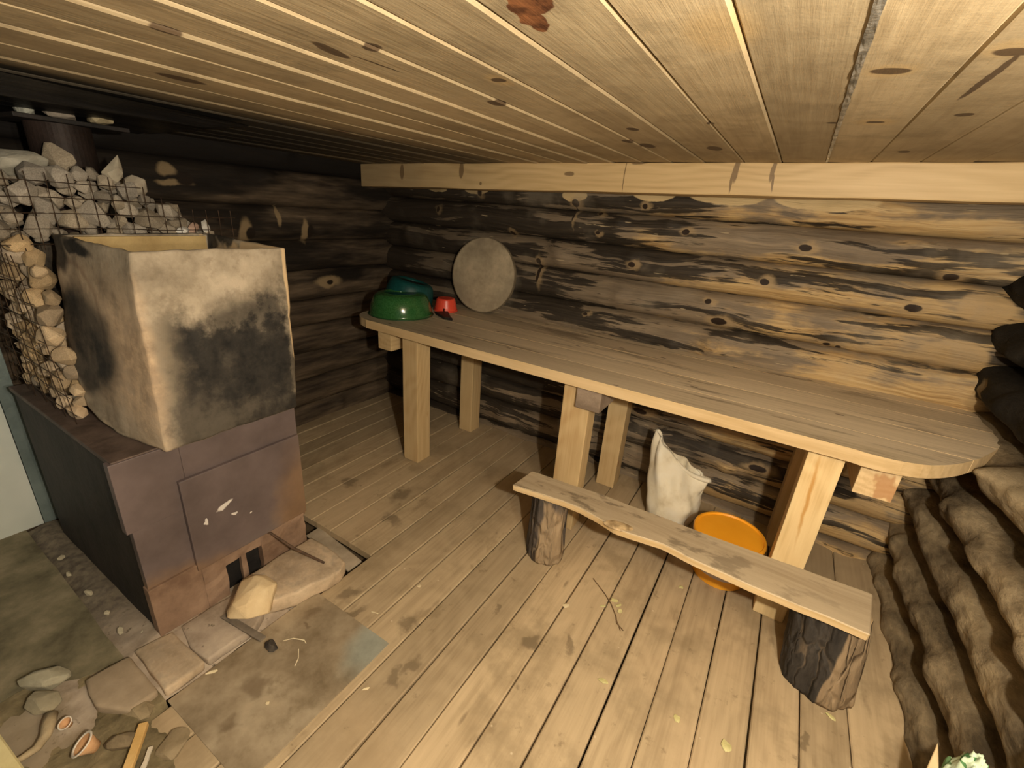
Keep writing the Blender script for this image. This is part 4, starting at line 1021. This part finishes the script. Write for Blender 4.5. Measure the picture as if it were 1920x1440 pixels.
def cone(p, s, rx, ry, label):
    t = thing('broken_cup', label, 'shard', p)
    m4 = Matrix.Translation(p) @ Matrix.Rotation(rx, 4, 'X') @ Matrix.Rotation(ry, 4, 'Y') @ Matrix.Scale(s, 4)
    mk('cup_wall', fine(xform(lathe([(0, 0), (.45, .05), (.62, .6), (.88, 1.25), (.80, 1.28), (.5, .6), (0, .3)], 20), m4), .05, .002, 20, s * 90), PEACH, t, smooth=True)
    mk('cup_rim', fine(xform(lathe([(.86, 1.2), (.98, 1.27), (.96, 1.36), (.80, 1.34), (.78, 1.26), (.86, 1.2)], 20), m4), .05, .002, 20, s * 90), WHI, t, smooth=True, label='white rim')
cone((-1.40, .145, .030), .034, math.radians(35), math.radians(-18), 'larger broken peach clay cup with a white rim near the bottom left corner')
cone((-1.535, .125, .034), .019, math.radians(20), math.radians(10), 'small broken peach clay cup with a white rim between branch and larger cup')
mk('branch', tube([(-1.60, .105, .05), (-1.57, .09, .05), (-1.54, .075, .048), (-1.525, .05, .04), (-1.53, .02, .035), (-1.545, -.01, .03)], [.016, .017, .014, .011, .009, .005], 10), simple('tan_branch', (.32, .25, .15), (.48, .39, .25), 12, .7), origin=(-1.55, .05, .03), smooth=True, label='curved tan branch stub in the near left corner', cat='branch')
mk('kindling_stick', fine(xform(box(-.20, .115, -.012, .012, -.009, .009, .002), Matrix.Translation((-1.262, .175, .040)) @ Matrix.Rotation(math.radians(142), 4, 'Z') @ Matrix.Rotation(math.radians(0), 4, 'Y')), .04, .002, 9), simple('yellow_split_wood', (.58, .36, .12), (.78, .54, .24), 9, .6), origin=(-1.3, .2, .03), label='yellow split wood stick in the near left clutter', cat='stick')
mk('bark_strip', fine(xform(box(-.09, .07, -.006, .006, -.004, .004, .001), Matrix.Translation((-1.225, .185, .026)) @ Matrix.Rotation(math.radians(140), 4, 'Z')), .02, .004, 30), simple('white_bark', (.60, .55, .45), (.80, .74, .62), 30, .7), origin=(-1.22, .18, .02), label='white birch bark strip along the right side of the yellow stick', cat='bark')
DIRT = simple('brown_floor_litter', (.10, .08, .042), (.29, .235, .135), 9, .95, bump=.6)
hfield('floor_litter', -1.80, -1.05, -.45, .32, 90, 90, lambda x, y: .014 + .018 * noise.fractal(Vector((x * 6, y * 6, 7)), 1, 2, 4) - .03 * max(0, (y - .2) / .12) * (x > -1.4) - .03 * max(0, (x + 1.25) / .2), DIRT, origin=(-1.4, 0, 0), label='brown litter of bark and dirt in the near left corner', cat='litter', kind='stuff')
mk('board_end', fine(bevel_vf(prism([(-1.64, .004), (-1.43, .016), (-1.38, -.22), (-1.80, -.25)], .03, .08), .004, 1), .08, .001, 9), simple('bright_yellow_board', (.70, .60, .30), (.82, .72, .40), 6, .6), origin=(-1.6, -.1, .03), label='bright yellow board corner at the very bottom left', cat='board')
for i, (x, y, sx_, sy_) in enumerate(((-2.28, .345, .02, .012), (-2.10, .350, .028, .014), (-1.93, .352, .016, .012), (-1.80, .345, .030, .014), (-1.72, .385, .030, .016), (-2.42, .36, .02, .016))):
    pos = ('farthest from the camera but one', 'third from the far end', 'fourth from the far end', 'second from the stove corner', 'at the stove corner', 'at the far end')[i]
    V_, F_ = rock(sx_, sy_, .010, 300 + i, 16, .05)
    mk('plaster_crumb', ([(v[0] + x, v[1] + y, v[2] + .030) for v in V_], F_), simple('pale_crumb', (.45, .40, .28), (.60, .54, .40), 30, .9), origin=(x, y, .022), label='pale plaster crumb between cement sheet and sooty stove side, ' + pos, cat='crumb', group='plaster crumbs along the stove side')
# ------------------------------------------------------------------ near right corner
mk('board_end', fine(bevel_vf(([(.655, 1.335, .33), (.60, 1.13, 0), (.72, 1.06, 0), (.665, 1.345, .31), (.61, 1.16, 0), (.73, 1.09, 0)], [(0, 1, 2), (5, 4, 3), (0, 3, 4, 1), (1, 4, 5, 2), (2, 5, 3, 0)]), .002, 1), .06, .001, 4), simple('pale_sawn_board', (.58, .44, .25), (.72, .56, .34), 7, .6), origin=(.66, 1.14, 0), label='pale pointed board end at the bottom right corner', cat='board')
N = NT('green_white_cloth', .7)
v_ = N.voro(N.P, 22, out='Color'); sx_ = N.sep(v_)[0]
N.col(N.ramp(sx_, (.3, (.10, .26, .10)), (.5, (.28, .48, .26)), (.6, (.60, .74, .56))))
bm = bmesh.new(); bmesh.ops.create_icosphere(bm, subdivisions=5, radius=1)
for v in bm.verts:
    f = 1 + .22 * abs(noise.noise(v.co * 3)) + .10 * noise.noise(v.co * 8)
    v.co = Vector((.705 + v.co.x * .040 * f, 1.275 + v.co.y * .06 * f, max(.0, .19 + v.co.z * .20 * f)))
VF = bm_vf(bm); mk('cloth_bundle', VF, N.m, origin=(.705, 1.275, 0), smooth=True, label='green and white crumpled cloth bundle in the bottom right corner', cat='cloth')
